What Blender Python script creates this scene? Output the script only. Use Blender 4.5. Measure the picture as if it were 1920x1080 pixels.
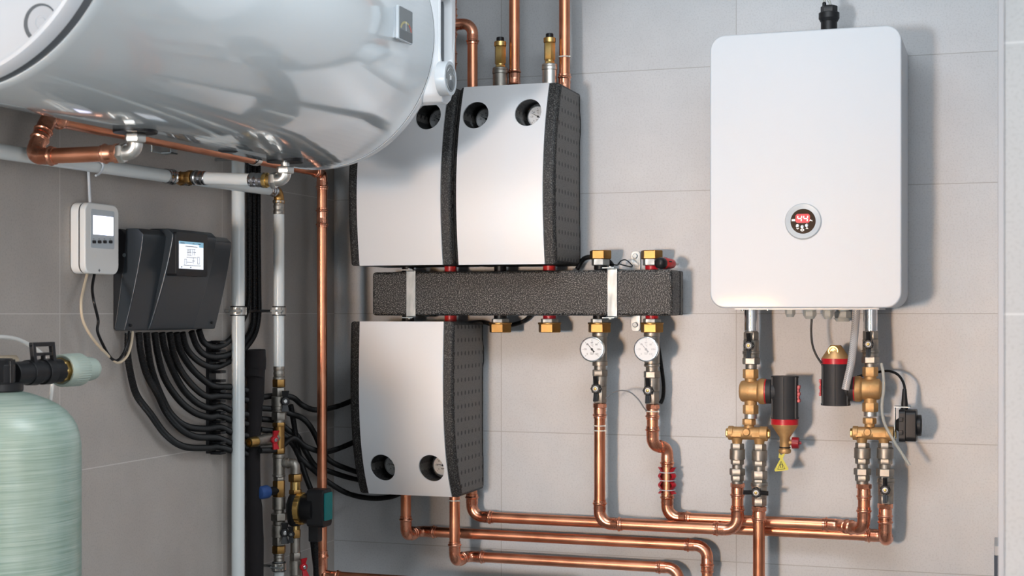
import bpy, bmesh, math, random
from mathutils import Vector, Matrix
random.seed(4)
for o in list(bpy.data.objects): bpy.data.objects.remove(o)
SC = bpy.context.scene
COL = SC.collection
V = Vector
PI = math.pi

# ------------------------------------------------------------------ camera
FPX, YAW, CAM, HY = 2723.66, 0.324670, V((1.67428, -3.49755, 1.50095)), 587.407
cd = bpy.data.cameras.new('camera'); cam = bpy.data.objects.new('camera', cd); COL.objects.link(cam)
cam.location = CAM; cam.rotation_euler = (PI / 2, 0, YAW)
cd.sensor_width = 36; cd.lens = FPX * 36 / 1920; cd.shift_y = (HY - 540) / 1920; cd.clip_start = .05
cd.dof.use_dof = True; cd.dof.focus_distance = 3.25; cd.dof.aperture_fstop = 9
SC.camera = cam
FW = V((-math.sin(YAW), math.cos(YAW), 0)); RT = V((math.cos(YAW), math.sin(YAW), 0))

# ------------------------------------------------------------------ world, lights, exposure
SC.view_settings.view_transform = 'Standard'; SC.view_settings.look = 'None'
SC.view_settings.gamma = 1; SC.view_settings.use_curve_mapping = False
SC.view_settings.exposure = 0.06
SC.cycles.caustics_reflective = False; SC.cycles.caustics_refractive = False
w = bpy.data.worlds.new('world'); SC.world = w; w.use_nodes = True
w.node_tree.nodes['Background'].inputs[0].default_value = (.75, .82, .95, 1)
w.node_tree.nodes['Background'].inputs[1].default_value = .15

def area(name, loc, target, size, power, col, size_y=None):
    ld = bpy.data.lights.new(name, 'AREA'); ld.energy = power; ld.color = col
    ld.shape = 'RECTANGLE'; ld.size = size; ld.size_y = size_y or size
    o = bpy.data.objects.new(name, ld); COL.objects.link(o); o.location = loc
    o.rotation_euler = (V(target) - V(loc)).to_track_quat('-Z', 'Y').to_euler()
    return o
kl = kl = kl = kl = kl = kl = kl = kl = kl = kl = kl = kl = area('key_softbox', (.24, -4.95, 1.28), (1.05, 0, 2.50), .34, 32, (.79, .91, 1.0)); kl.data.spread = math.radians(115)
wl = area('warm_lamp', (.36, -4.97, 1.42), (.62, 0, 1.42), .30, 1.3, (1.0, .50, .17)); wl.data.spread = math.radians(27)
wl2 = area('warm_lamp', (.36, -4.97, 1.42), (1.72, 0, 1.22), .30, 1.4, (1.0, .50, .17)); wl2.data.spread = math.radians(27)  # second beam added from the same spot to warm the right wall
area('ceiling_panel_light', (1.20, -1.6, 2.57), (1.15, -.9, 0), 1.2, 24, (.86, .93, 1.0), .6)
area('side_fill_light', (4.05, -3.7, 1.35), (0, -1.6, 1.35), 2.0, 56, (.94, .96, .99), 1.7)  # unseen side fill added to lift the left wall and tank underside
area('back_fill_light', (2.5, -5.45, 1.7), (1.0, 0, 1.5), 1.5, 7, (.88, .94, 1.0), 1.2)  # unseen cool fill added behind the camera

# ------------------------------------------------------------------ geometry helpers
def ray(px, py): return FW + RT * ((px - 960) / FPX) + V((0, 0, (HY - py) / FPX))
def B(px, py, d=0.0):                     # point at distance d in front of the back wall
    r = ray(px, py); return CAM + r * ((-d - CAM.y) / r.y)
def L(px, py, x=0.0):                     # point at distance x from the left wall
    r = ray(px, py); return CAM + r * ((x - CAM.x) / r.x)
def Zp(px, py, z):
    r = ray(px, py); return CAM + r * ((z - CAM.z) / r.z)
def sc(P): return (V(P) - CAM).dot(FW) / FPX    # metres per photo pixel at P

def frame(a):
    a = a.normalized()
    u = V((1, 0, 0)) if abs(a.z) > .9 else V((0, 0, 1))
    u = (u - a * u.dot(a)).normalized(); return u, a.cross(u)

def catmull(pts, n=10):
    P = [V(p) for p in pts]; P = [P[0] * 2 - P[1]] + P + [P[-1] * 2 - P[-2]]; out = []
    for i in range(1, len(P) - 2):
        a, b, c, d = P[i - 1:i + 3]
        for k in range(n):
            t = k / n
            out.append(.5 * ((2 * b) + (c - a) * t + (2 * a - 5 * b + 4 * c - d) * t * t + (3 * b - a - 3 * c + d) * t ** 3))
    out.append(P[-2]); return out

def resample(pts, step):
    out = [pts[0].copy()]; acc = 0; L_ = 0
    need = step
    for a, b in zip(pts, pts[1:]):
        seg = (b - a).length
        if seg < 1e-9: continue
        pos = 0
        while pos + need <= seg:
            pos += need; out.append(a.lerp(b, pos / seg)); need = step
        need -= seg - pos
    return out

class MB:
    def __init__(s): s.v = []; s.f = []
    def add(s, vs, fs):
        n = len(s.v); s.v += [V(p) for p in vs]; s.f += [tuple(i + n for i in f) for f in fs]; return s
    def rings(s, rings, close=True, cap=True):
        n = len(rings[0]); vs = [p for r in rings for p in r]; fs = []
        for i in range(len(rings) - 1):
            for k in range(n if close else n - 1):
                a = i * n + k; b = i * n + (k + 1) % n
                fs.append((a, b, b + n, a + n))
        if cap:
            fs.append(tuple(range(n - 1, -1, -1))); fs.append(tuple(range((len(rings) - 1) * n, len(rings) * n)))
        return s.add(vs, fs)
    def lathe(s, P, ax, prof, n=28, ph=0, cap=True):
        P = V(P); ax = V(ax).normalized(); u, v = frame(ax)
        return s.rings([[P + ax * t + (u * math.cos(ph + 2 * PI * k / n) + v * math.sin(ph + 2 * PI * k / n)) * max(r, 1e-5) for k in range(n)] for t, r in prof], cap=cap)
    def sweep(s, pts, rad, n=16, cap=True, flat=None):
        pts = [V(p) for p in pts]; m = len(pts)
        if not hasattr(rad, '__len__'): rad = [rad] * m
        T = [(pts[min(i + 1, m - 1)] - pts[max(i - 1, 0)]).normalized() for i in range(m)]
        u, v = frame(T[0]); R = []
        for i in range(m):
            u = (u - T[i] * u.dot(T[i])).normalized(); v = T[i].cross(u)
            R.append([pts[i] + (u * math.cos(2 * PI * k / n) + v * math.sin(2 * PI * k / n)) * rad[i] for k in range(n)])
        return s.rings(R, cap=cap)
    def box(s, a, b):
        x0, y0, z0 = [min(p, q) for p, q in zip(a, b)]; x1, y1, z1 = [max(p, q) for p, q in zip(a, b)]
        return s.add([(x0, y0, z0), (x1, y0, z0), (x1, y1, z0), (x0, y1, z0), (x0, y0, z1), (x1, y0, z1), (x1, y1, z1), (x0, y1, z1)],
                     [(0, 3, 2, 1), (4, 5, 6, 7), (0, 1, 5, 4), (1, 2, 6, 5), (2, 3, 7, 6), (3, 0, 4, 7)])
    def prism(s, poly, O, U, W, N, th):   # poly in (U, W) coordinates extruded along N
        O, U, W, N = V(O), V(U), V(W), V(N); k = len(poly)
        r0 = [O + U * a + W * b for a, b in poly]; r1 = [p + N * th for p in r0]
        return s.rings([r0, r1])
    def obar(s, a, b, wv, hv):            # bar from a to b, half-extent vectors wv, hv
        a, b, wv, hv = V(a), V(b), V(wv), V(hv)
        return s.rings([[p + wv + hv, p - wv + hv, p - wv - hv, p + wv - hv] for p in (a, b)])
    def build(s, name, m, parent=None, bev=0, seg=2, sharp=35, label=None, kind=None):
        me = bpy.data.meshes.new(name)
        c = sum(s.v, V()) / len(s.v)
        me.from_pydata([p - c for p in s.v], [], s.f)
        bm = bmesh.new(); bm.from_mesh(me)
        bmesh.ops.recalc_face_normals(bm, faces=bm.faces)
        if bev:
            es = [e for e in bm.edges if len(e.link_faces) == 2 and e.calc_face_angle(0) > math.radians(30)]
            bmesh.ops.bevel(bm, geom=es, offset=bev, segments=seg, affect='EDGES', profile=.5, clamp_overlap=True)
        bm.to_mesh(me); bm.free()
        me.shade_smooth(); me.set_sharp_from_angle(angle=math.radians(sharp))
        o = bpy.data.objects.new(name, me); COL.objects.link(o)
        me.materials.append(m)
        if bev:
            wn = o.modifiers.new('wn', 'WEIGHTED_NORMAL'); wn.keep_sharp = True; wn.weight = 100
        if parent:
            o.parent = parent; o.location = c - wloc(parent)
        else: o.location = c
        o['_w'] = list(c)
        if label: o['label'] = label
        if kind: o['kind'] = kind
        return o
def wloc(o): return V(o['_w'])

def thing(name, label, cat, loc, group=None):
    o = bpy.data.objects.new(name, None); COL.objects.link(o); o.location = loc; o['_w'] = list(loc)
    o.empty_display_size = .02
    o['label'] = label; o['category'] = cat
    if group: o['group'] = group
    return o
def tag(o, label, cat, group=None):
    o['label'] = label; o['category'] = cat
    if group: o['group'] = group
    return o
def struct(o): o['kind'] = 'structure'; return o

def cut(o, cutter):                        # bake a boolean difference into o
    c = cutter.build('cutter', MAT['black'])
    md = o.modifiers.new('b', 'BOOLEAN'); md.object = c; md.solver = 'EXACT'; md.operation = 'DIFFERENCE'
    bpy.context.view_layer.update()
    dg = bpy.context.evaluated_depsgraph_get()
    me = bpy.data.meshes.new_from_object(o.evaluated_get(dg))
    o.modifiers.clear(); old = o.data; me.name = old.name; o.data = me
    bpy.data.objects.remove(c)
    me.shade_smooth(); me.set_sharp_from_angle(angle=math.radians(35))

def circ(r, n=32, ph=0): return [(r * math.cos(ph + 2 * PI * k / n), r * math.sin(ph + 2 * PI * k / n)) for k in range(n)]
def rrect(w, h, r, n=8):
    out = []
    for cx, cy, a0 in ((w / 2 - r, h / 2 - r, 0), (-w / 2 + r, h / 2 - r, PI / 2), (-w / 2 + r, -h / 2 + r, PI), (w / 2 - r, -h / 2 + r, 1.5 * PI)):
        for k in range(n + 1):
            a = a0 + PI / 2 * k / n; out.append((cx + r * math.cos(a), cy + r * math.sin(a)))
    return out

def text(mb, s, O, U, W, N, size, th=.0003, align='CENTER', squash=1.0):
    cu = bpy.data.curves.new('t', 'FONT'); cu.body = s; cu.size = size; cu.extrude = th / 2
    cu.align_x = align; cu.align_y = 'CENTER'; cu.resolution_u = 3
    o = bpy.data.objects.new('t', cu); COL.objects.link(o); bpy.context.view_layer.update()
    me = o.to_mesh(); O, U, W, N = V(O), V(U), V(W), V(N)
    vs = [O + U * v.co.x * squash + W * v.co.y + N * (v.co.z + th / 2) for v in me.vertices]
    fs = [tuple(p.vertices) for p in me.polygons]
    o.to_mesh_clear(); bpy.data.objects.remove(o); bpy.data.curves.remove(cu)
    mb.add(vs, fs)

# ------------------------------------------------------------------ materials
MAT = {}
def mat(name, col, rough=.5, metal=0.0, emis=None, es=1.0, coat=0.0, trans=0.0, ior=1.45, spec=.5, noise=None, bump=None):
    m = bpy.data.materials.new(name); m.use_nodes = True; nt = m.node_tree; b = nt.nodes['Principled BSDF']
    b.inputs['Base Color'].default_value = (*col, 1); b.inputs['Roughness'].default_value = rough
    b.inputs['Metallic'].default_value = metal; b.inputs['Coat Weight'].default_value = coat
    b.inputs['Coat Roughness'].default_value = .05
    b.inputs['Transmission Weight'].default_value = trans; b.inputs['IOR'].default_value = ior
    b.inputs['Specular IOR Level'].default_value = spec
    if emis: b.inputs['Emission Color'].default_value = (*emis, 1); b.inputs['Emission Strength'].default_value = es
    tc = nt.nodes.new('ShaderNodeTexCoord')
    if noise:     # (scale vector, colour 2, amount low, amount high, detail, roughness swing)
        mp = nt.nodes.new('ShaderNodeMapping'); mp.inputs['Scale'].default_value = noise[0]
        nz = nt.nodes.new('ShaderNodeTexNoise'); nz.inputs['Scale'].default_value = 1; nz.inputs['Detail'].default_value = 4
        nt.links.new(tc.outputs['Object'], mp.inputs[0]); nt.links.new(mp.outputs[0], nz.inputs[0])
        rp = nt.nodes.new('ShaderNodeValToRGB'); rp.color_ramp.elements[0].position = noise[2]; rp.color_ramp.elements[1].position = noise[3]
        rp.color_ramp.elements[0].color = (*col, 1); rp.color_ramp.elements[1].color = (*noise[1], 1)
        nt.links.new(nz.outputs[0], rp.inputs[0]); nt.links.new(rp.outputs[0], b.inputs['Base Color'])
        if len(noise) > 4:
            mr = nt.nodes.new('ShaderNodeMapRange'); mr.inputs['From Min'].default_value = .3; mr.inputs['From Max'].default_value = .7
            mr.inputs['To Min'].default_value = rough; mr.inputs['To Max'].default_value = rough + noise[4]
            nt.links.new(nz.outputs[0], mr.inputs[0]); nt.links.new(mr.outputs[0], b.inputs['Roughness'])
    if bump:      # (scale, strength, distance)
        nz = nt.nodes.new('ShaderNodeTexNoise'); nz.inputs['Scale'].default_value = bump[0]; nz.inputs['Detail'].default_value = 3
        nt.links.new(tc.outputs['Object'], nz.inputs[0])
        bp = nt.nodes.new('ShaderNodeBump'); bp.inputs['Strength'].default_value = bump[1]; bp.inputs['Distance'].default_value = bump[2]
        nt.links.new(nz.outputs[0], bp.inputs['Height']); nt.links.new(bp.outputs[0], b.inputs['Normal'])
    MAT[name] = m; return m
mat('copper', (.62, .235, .13), .29, 1, noise=((14, 14, 14), (.78, .36, .22), .35, .7, .14))
mat('copper_fitting', (.70, .27, .16), .2, 1, noise=((40, 40, 40), (.85, .42, .28), .35, .7, .15), bump=(60, .15, .001))
mat('brass', (.62, .40, .13), .28, 1, noise=((40, 40, 40), (.72, .5, .2), .4, .7, .1))
mat('brass_nut', (.36, .20, .065), .38, 1, noise=((60, 60, 60), (.45, .27, .10), .4, .7, .1))
mat('cast_brass', (.60, .37, .17), .5, .75, noise=((60, 60, 60), (.52, .31, .13), .4, .7, .1), bump=(700, .25, .0006))
mat('nickel', (.33, .305, .27), .40, 1, noise=((70, 70, 70), (.42, .39, .35), .4, .7, .15), bump=(500, .1, .0004))
mat('nickel_bright', (.72, .70, .66), .36, 1, bump=(600, .15, .0004))
mat('chrome', (.75, .75, .77), .1, 1)
mat('zinc', (.50, .52, .52), .42, .9, noise=((90, 20, 30), (.40, .43, .43), .4, .7, .2))
mat('steel', (.5, .5, .5), .25, 1)
mat('panel', (.80, .80, .815), .38, .12, spec=.5, bump=(1500, .04, .0002))
mat('enamel', (.58, .62, .635), .10, 0, coat=.4)
mat('enamel_cap', (.60, .62, .65), .3, 0)
mat('boiler_white', (.63, .65, .68), .42, 0, coat=.1, bump=(700, .08, .0004))
mat('plastic_grey', (.50, .54, .57), .3)
mat('plastic_light', (.72, .74, .76), .3)
mat('seal_and_shade_grey', (.115, .125, .135), .5)
mat('white_plastic', (.80, .78, .75), .38)
mat('pipe_white', (.72, .75, .74), .22, noise=((8, 8, 3), (.66, .69, .69), .35, .7))
mat('black', (.006, .006, .007), .40, spec=.35)
mat('black_plastic', (.012, .012, .0135), .42, spec=.4)
mat('rubber', (.018, .018, .018), .7)
mat('anthracite', (.026, .032, .038), .34, bump=(1200, .1, .0003))
mat('anthracite_light', (.11, .13, .14), .3)
mat('hose', (.006, .006, .0065), .42, spec=.35)
mat('tape', (.016, .016, .017), .55, bump=(500, .3, .001))
mat('fabric', (.011, .009, .010), .9, bump=(900, .4, .001))
mat('cable_white', (.66, .62, .55), .4)
mat('cable_grey', (.55, .57, .6), .4)
mat('hose_white', (.70, .69, .66), .35)
mat('red', (.52, .012, .022), .35)
mat('red_cap', (.60, .03, .03), .35)
mat('dark_red', (.30, .012, .02), .35)
mat('blue', (.03, .08, .25), .4)
mat('teal', (.0, .17, .17), .45)
mat('yellow', (.62, .56, .07), .5)
mat('gland', (.50, .52, .50), .45)
mat('union_green', (.40, .47, .41), .5, bump=(300, .1, .0005))
mat('dial_white', (.82, .83, .84), .5)
mat('ink', (.02, .02, .022), .5)
mat('faded_ink', (.40, .42, .45), .5)
mat('screen_glow', (.8, .82, 1), .3, emis=(.78, .76, 1), es=2.6)
mat('screen_white', (.8, .8, .8), .3, emis=(.86, .90, 1), es=.75)
mat('screen_blue', (.2, .4, .5), .3, emis=(.25, .45, .6), es=.6)
mat('screen_line', (.1, .1, .12), .4)
mat('led_halo_red', (.3, .005, .012), .3, emis=(.75, .005, .03), es=.55)
mat('led_core', (1, .5, .5), .3, emis=(1, .42, .40), es=1.7)
mat('led_white', (1, .9, .8), .3, emis=(1, .88, .8), es=1.0)
mat('display_brown', (.035, .018, .010), .12, coat=.5)
mat('glass', (.9, .92, .93), .02, trans=1, ior=1.45)
mat('screen_dark', (.16, .175, .18), .12)
mat('screen_darker', (.10, .11, .115), .2)
mat('arc_yellow', (.40, .36, .18), .4)
mat('arc_red', (.42, .11, .09), .4)
mat('tube_clear', (.70, .70, .64), .25, trans=.45, ior=1.3)
mat('trim', (.48, .48, .50), .4)
mat('plug_grey', (.50, .52, .55), .35)
mat('sensor_grey', (.16, .165, .175), .4)
mat('canister', (.028, .028, .030), .55)
mat('slate', (.035, .05, .075), .5)
mat('beige', (.62, .5, .36), .5)
mat('paint_grey', (.45, .45, .45), .7)
mat('paint_white', (.70, .70, .68), .8)
mat('floor_tile', (.34, .335, .33), .4)

def tile_mat(name, axis, off, base, alt, grout, rough):
    m = bpy.data.materials.new(name); m.use_nodes = True; nt = m.node_tree; N = nt.nodes.new; K = nt.links.new
    b = nt.nodes['Principled BSDF']
    g = N('ShaderNodeNewGeometry'); sp = N('ShaderNodeSeparateXYZ'); K(g.outputs['Position'], sp.inputs[0])
    ad = N('ShaderNodeMath'); ad.operation = 'ADD'; ad.inputs[1].default_value = off; K(sp.outputs[axis], ad.inputs[0])
    cb = N('ShaderNodeCombineXYZ'); K(ad.outputs[0], cb.inputs[0]); K(sp.outputs['Z'], cb.inputs[1])
    br = N('ShaderNodeTexBrick'); br.offset = 0; br.squash = 1
    br.inputs['Scale'].default_value = 1; br.inputs['Brick Width'].default_value = .6; br.inputs['Row Height'].default_value = .3
    br.inputs['Mortar Size'].default_value = .0011; br.inputs['Mortar Smooth'].default_value = .1
    br.inputs['Color1'].default_value = (1, 1, 1, 1); br.inputs['Color2'].default_value = (.94, .94, .94, 1); br.inputs['Mortar'].default_value = (1, 1, 1, 1)
    K(cb.outputs[0], br.inputs['Vector'])
    n1 = N('ShaderNodeTexNoise'); n1.inputs['Scale'].default_value = 5; n1.inputs['Detail'].default_value = 8; n1.inputs['Roughness'].default_value = .65; K(g.outputs['Position'], n1.inputs['Vector'])
    r1 = N('ShaderNodeValToRGB'); r1.color_ramp.elements[0].position = .33; r1.color_ramp.elements[1].position = .68
    r1.color_ramp.elements[0].color = (*base, 1); r1.color_ramp.elements[1].color = (*alt, 1); K(n1.outputs[0], r1.inputs[0])
    n2 = N('ShaderNodeTexNoise'); n2.inputs['Scale'].default_value = 260; n2.inputs['Detail'].default_value = 3; K(g.outputs['Position'], n2.inputs['Vector'])
    r2 = N('ShaderNodeValToRGB'); r2.color_ramp.elements[0].position = .34; r2.color_ramp.elements[1].position = .5
    r2.color_ramp.elements[0].color = (.90, .90, .90, 1); r2.color_ramp.elements[1].color = (1, 1, 1, 1); K(n2.outputs[0], r2.inputs[0])
    mu = N('ShaderNodeMix'); mu.data_type = 'RGBA'; mu.blend_type = 'MULTIPLY'; mu.inputs[0].default_value = 1
    K(r1.outputs[0], mu.inputs[6]); K(r2.outputs[0], mu.inputs[7])
    mv = N('ShaderNodeMix'); mv.data_type = 'RGBA'; mv.blend_type = 'MULTIPLY'; mv.inputs[0].default_value = 1
    K(mu.outputs[2], mv.inputs[6]); K(br.outputs['Color'], mv.inputs[7])
    mx = N('ShaderNodeMix'); mx.data_type = 'RGBA'; K(br.outputs['Fac'], mx.inputs[0]); K(mv.outputs[2], mx.inputs[6]); mx.inputs[7].default_value = (*grout, 1)
    K(mx.outputs[2], b.inputs['Base Color'])
    b.inputs['Roughness'].default_value = rough
    bp = N('ShaderNodeBump'); bp.inputs['Strength'].default_value = .06; bp.inputs['Distance'].default_value = .001
    K(n2.outputs[0], bp.inputs['Height']); K(bp.outputs[0], b.inputs['Normal'])
    MAT[name] = m
tile_mat('tile_back', 'X', -.4684 + .6 * 4, (.56, .566, .58), (.625, .63, .642), (.40, .395, .39), .45)
tile_mat('tile_left', 'Y', 1.184 + .6 * 10, (.40, .362, .332), (.46, .418, .384), (.56, .53, .50), .42)
tile_mat('tile_front', 'X', -1.2 + .6 * 4, (.50, .505, .51), (.55, .555, .56), (.66, .66, .66), .6)

def foam_mat(name, dots):
    m = bpy.data.materials.new(name); m.use_nodes = True; nt = m.node_tree; N = nt.nodes.new; K = nt.links.new
    b = nt.nodes['Principled BSDF']; g = N('ShaderNodeNewGeometry')
    vo = N('ShaderNodeTexVoronoi'); vo.feature = 'DISTANCE_TO_EDGE'; vo.inputs['Scale'].default_value = 330; K(g.outputs['Position'], vo.inputs['Vector'])
    nz = N('ShaderNodeTexNoise'); nz.inputs['Scale'].default_value = 420; nz.inputs['Detail'].default_value = 2; K(g.outputs['Position'], nz.inputs['Vector'])
    rp = N('ShaderNodeValToRGB'); rp.color_ramp.elements[0].position = .50; rp.color_ramp.elements[1].position = .66
    rp.color_ramp.elements[0].color = (.008, .008, .008, 1); rp.color_ramp.elements[1].color = (.30, .285, .27, 1) if not dots else (.10, .096, .092, 1)  # pale specks: glints off the foam beads put into the base colour
    K(nz.outputs[0], rp.inputs[0]); last = rp.outputs[0]
    sp = N('ShaderNodeSeparateXYZ'); K(g.outputs['Position'], sp.inputs[0])
    sn = N('ShaderNodeSeparateXYZ'); K(g.outputs['True Normal'], sn.inputs[0])
    if dots:
        def mth(op, a, bb=None, c=None):
            q = N('ShaderNodeMath'); q.operation = op
            for i, x in enumerate((a, bb, c)):
                if x is None: continue
                if isinstance(x, (int, float)): q.inputs[i].default_value = x
                else: K(x, q.inputs[i])
            return q.outputs[0]
        # pressed dimples on the two flanks of the shell
        fy = mth('SUBTRACT', mth('FRACT', mth('MULTIPLY', sp.outputs['Y'], 40.0)), .5)
        fz = mth('SUBTRACT', mth('FRACT', mth('MULTIPLY', sp.outputs['Z'], 31.0)), .5)
        dd = mth('ADD', mth('POWER', mth('MULTIPLY', fy, 1 / .18), 2), mth('POWER', mth('MULTIPLY', fz, 1 / .17), 2))
        inside = mth('LESS_THAN', dd, 1.0)
        flank = mth('GREATER_THAN', mth('ABSOLUTE', sn.outputs['X']), .95)
        mask = mth('MULTIPLY', inside, flank)
        side = N('ShaderNodeMix'); side.data_type = 'RGBA'; K(flank, side.inputs[0]); K(last, side.inputs[6])
        rs = N('ShaderNodeValToRGB'); rs.color_ramp.elements[0].position = .36; rs.color_ramp.elements[1].position = .42
        rs.color_ramp.elements[0].color = (.02, .02, .02, 1); rs.color_ramp.elements[1].color = (.135, .127, .118, 1); K(nz.outputs[0], rs.inputs[0]); K(rs.outputs[0], side.inputs[7])
        mx = N('ShaderNodeMix'); mx.data_type = 'RGBA'; K(mask, mx.inputs[0]); K(side.outputs[2], mx.inputs[6]); mx.inputs[7].default_value = (.012, .011, .010, 1)
        last = mx.outputs[2]
    K(last, b.inputs['Base Color']); b.inputs['Roughness'].default_value = .48; b.inputs['Specular IOR Level'].default_value = .4
    bp = N('ShaderNodeBump'); bp.inputs['Strength'].default_value = .5; bp.inputs['Distance'].default_value = .0012
    K(vo.outputs['Distance'], bp.inputs['Height']); K(bp.outputs[0], b.inputs['Normal'])
    MAT[name] = m
foam_mat('foam', False); foam_mat('foam_shell', True)

def frp_mat():
    m = bpy.data.materials.new('frp'); m.use_nodes = True; nt = m.node_tree; N = nt.nodes.new; K = nt.links.new
    b = nt.nodes['Principled BSDF']; tc = N('ShaderNodeTexCoord')
    mp = N('ShaderNodeMapping'); mp.inputs['Scale'].default_value = (9, 9, 620); mp.inputs['Rotation'].default_value = (.06, .04, 0); K(tc.outputs['Object'], mp.inputs[0])
    nz = N('ShaderNodeTexNoise'); nz.inputs['Scale'].default_value = 1; nz.inputs['Detail'].default_value = 4; K(mp.outputs[0], nz.inputs[0])
    mp2 = N('ShaderNodeMapping'); mp2.inputs['Scale'].default_value = (12, 12, 4); mp2.inputs['Rotation'].default_value = (.5, .5, 0); K(tc.outputs['Object'], mp2.inputs[0])
    n2 = N('ShaderNodeTexNoise'); n2.inputs['Scale'].default_value = .5; n2.inputs['Detail'].default_value = 5; K(mp2.outputs[0], n2.inputs[0])
    ad = N('ShaderNodeMath'); ad.operation = 'ADD'; K(nz.outputs[0], ad.inputs[0]); K(n2.outputs[0], ad.inputs[1])
    ml = N('ShaderNodeMath'); ml.operation = 'MULTIPLY'; ml.inputs[1].default_value = .5; K(ad.outputs[0], ml.inputs[0])
    rp = N('ShaderNodeValToRGB'); rp.color_ramp.elements[0].position = .36; rp.color_ramp.elements[1].position = .64
    rp.color_ramp.elements[0].color = (.16, .25, .195, 1); rp.color_ramp.elements[1].color = (.38, .46, .41, 1); K(ml.outputs[0], rp.inputs[0])
    K(rp.outputs[0], b.inputs['Base Color']); b.inputs['Roughness'].default_value = .3
    bp = N('ShaderNodeBump'); bp.inputs['Strength'].default_value = .25; bp.inputs['Distance'].default_value = .001
    K(nz.outputs[0], bp.inputs['Height']); K(bp.outputs[0], b.inputs['Normal']); MAT['frp'] = m
frp_mat()
def braid_mat():
    m = bpy.data.materials.new('braid'); m.use_nodes = True; nt = m.node_tree; N = nt.nodes.new; K = nt.links.new
    b = nt.nodes['Principled BSDF']; tc = N('ShaderNodeTexCoord')
    w1 = N('ShaderNodeTexWave'); w1.wave_type = 'BANDS'; w1.bands_direction = 'DIAGONAL'; w1.inputs['Scale'].default_value = 130; K(tc.outputs['Object'], w1.inputs[0])
    rp = N('ShaderNodeValToRGB'); rp.color_ramp.elements[0].color = (.42, .41, .41, 1); rp.color_ramp.elements[1].color = (.72, .71, .71, 1); K(w1.outputs[0], rp.inputs[0])
    K(rp.outputs[0], b.inputs['Base Color']); b.inputs['Roughness'].default_value = .2; b.inputs['Transmission Weight'].default_value = .3; b.inputs['IOR'].default_value = 1.3
    MAT['braid'] = m
braid_mat()

# ------------------------------------------------------------------ generic builders
def prof(kind, h, r, r2=None):
    c = min(.0011, h * .2)
    if kind == 'c': return [(0, r - c), (c, r), (h - c, r), (h, r - c)]
    if kind == 'h': return [(0, r * .93), (c * 1.5, r), (h - c * 1.5, r), (h, r * .93)]
    if kind == 'b': return [(h * (.5 - .5 * math.cos(PI * k / 8)), r * .9 + (r * .1) * math.sin(PI * k / 8)) for k in range(9)]
    if kind == 't': return [(0, r), (h, r2)]
    if kind == 'k':    # knurled / ribbed ring
        return [(0, r - c), (c, r), (h * .3, r), (h * .36, r * .94), (h * .45, r * .94), (h * .5, r), (h - c, r), (h, r - c)]
def stack(par, px, d, rows, ref=None):
    """vertical turned / hexagonal segments; rows: kind, y0, y1, half-width px, part name, material[, hw2]"""
    P = B(px, 600, d); s = sc(P); parts = {}
    X, Y = P.x, P.y
    for r in rows:
        kind, y0, y1, hw, nm, mt = r[:6]
        z1 = CAM.z + (HY - y0) * s; z0 = CAM.z + (HY - y1) * s
        key = (nm, mt, len(parts)) if True else nm
        mb = MB()
        if kind == 't': mb.lathe((X, Y, z0), (0, 0, 1), [(0, r[6] * s), (z1 - z0, hw * s)], 32)
        else: mb.lathe((X, Y, z0), (0, 0, 1), prof(kind, z1 - z0, hw * s), 6 if kind == 'h' else 32)
        parts[key] = mb.build(nm, MAT[mt], par)
    return V((X, Y, 0)), s
def zpx(py, s): return CAM.z + (HY - py) * s

def merged(par, px, d, rows, name, m):      # several segments as ONE part
    P = B(px, 600, d); s = sc(P); mb = MB()
    for r in rows:
        kind, y0, y1, hw = r[:4]; z1 = zpx(y0, s); z0 = zpx(y1, s)
        if kind == 't': mb.lathe((P.x, P.y, z0), (0, 0, 1), [(0, r[4] * s), (z1 - z0, hw * s)], 32)
        else: mb.lathe((P.x, P.y, z0), (0, 0, 1), prof(kind, z1 - z0, hw * s), 6 if kind == 'h' else 32)
    return mb.build(name, MAT[m], par)

def handle(par, P, s, vertical=True, mt='black_plastic', size=1.0):
    """butterfly valve handle facing the room: P = centre on its face"""
    u, w = (V((0, 0, 1)), V((1, 0, 0))) if vertical else (V((1, 0, 0)), V((0, 0, 1)))
    n = V((0, -1, 0)); P = V(P); r = 9.6 * s * size
    mb = MB()
    mb.lathe(P + V((0, .014, 0)), n, [(0, r * .8), (.002, r * .95), (.011, r), (.014, r * .8)], 24)
    for k in range(8):
        a = 2 * PI * k / 8; q = P + (u * math.cos(a) + w * math.sin(a)) * r * .88
        mb.lathe(q + V((0, .010, 0)), n, [(0, r * .2), (.009, r * .2)], 10)
    for sg in (1, -1):
        a = P + u * sg * r * .6 + V((0, .008, 0)); b = P + u * sg * r * 2.45 + V((0, -.002, 0))
        mb.obar(a, b, w * r * .42, V((0, .0035, 0)))
        mb.obar(a + V((0, -.003, 0)), b + V((0, -.003, 0)), w * r * .13, V((0, .003, 0)))
    h = mb.build('handle', MAT[mt], par, bev=.0006)
    MB().lathe(P, n, [(0, r * .52), (.0015, r * .52), (.002, r * .42)], 20).build('washer', MAT['white_plastic'], h)
    MB().lathe(P + V((0, -.002, 0)), n, [(0, r * .32), (.0025, r * .32), (.003, r * .24)], 6).build('nut', MAT['brass'], h)
    MB().lathe(P + V((0, .05, 0)), n, [(0, r * .55), (.038, r * .55)], 16).build('stem', MAT['nickel'], h)
    return h

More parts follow.
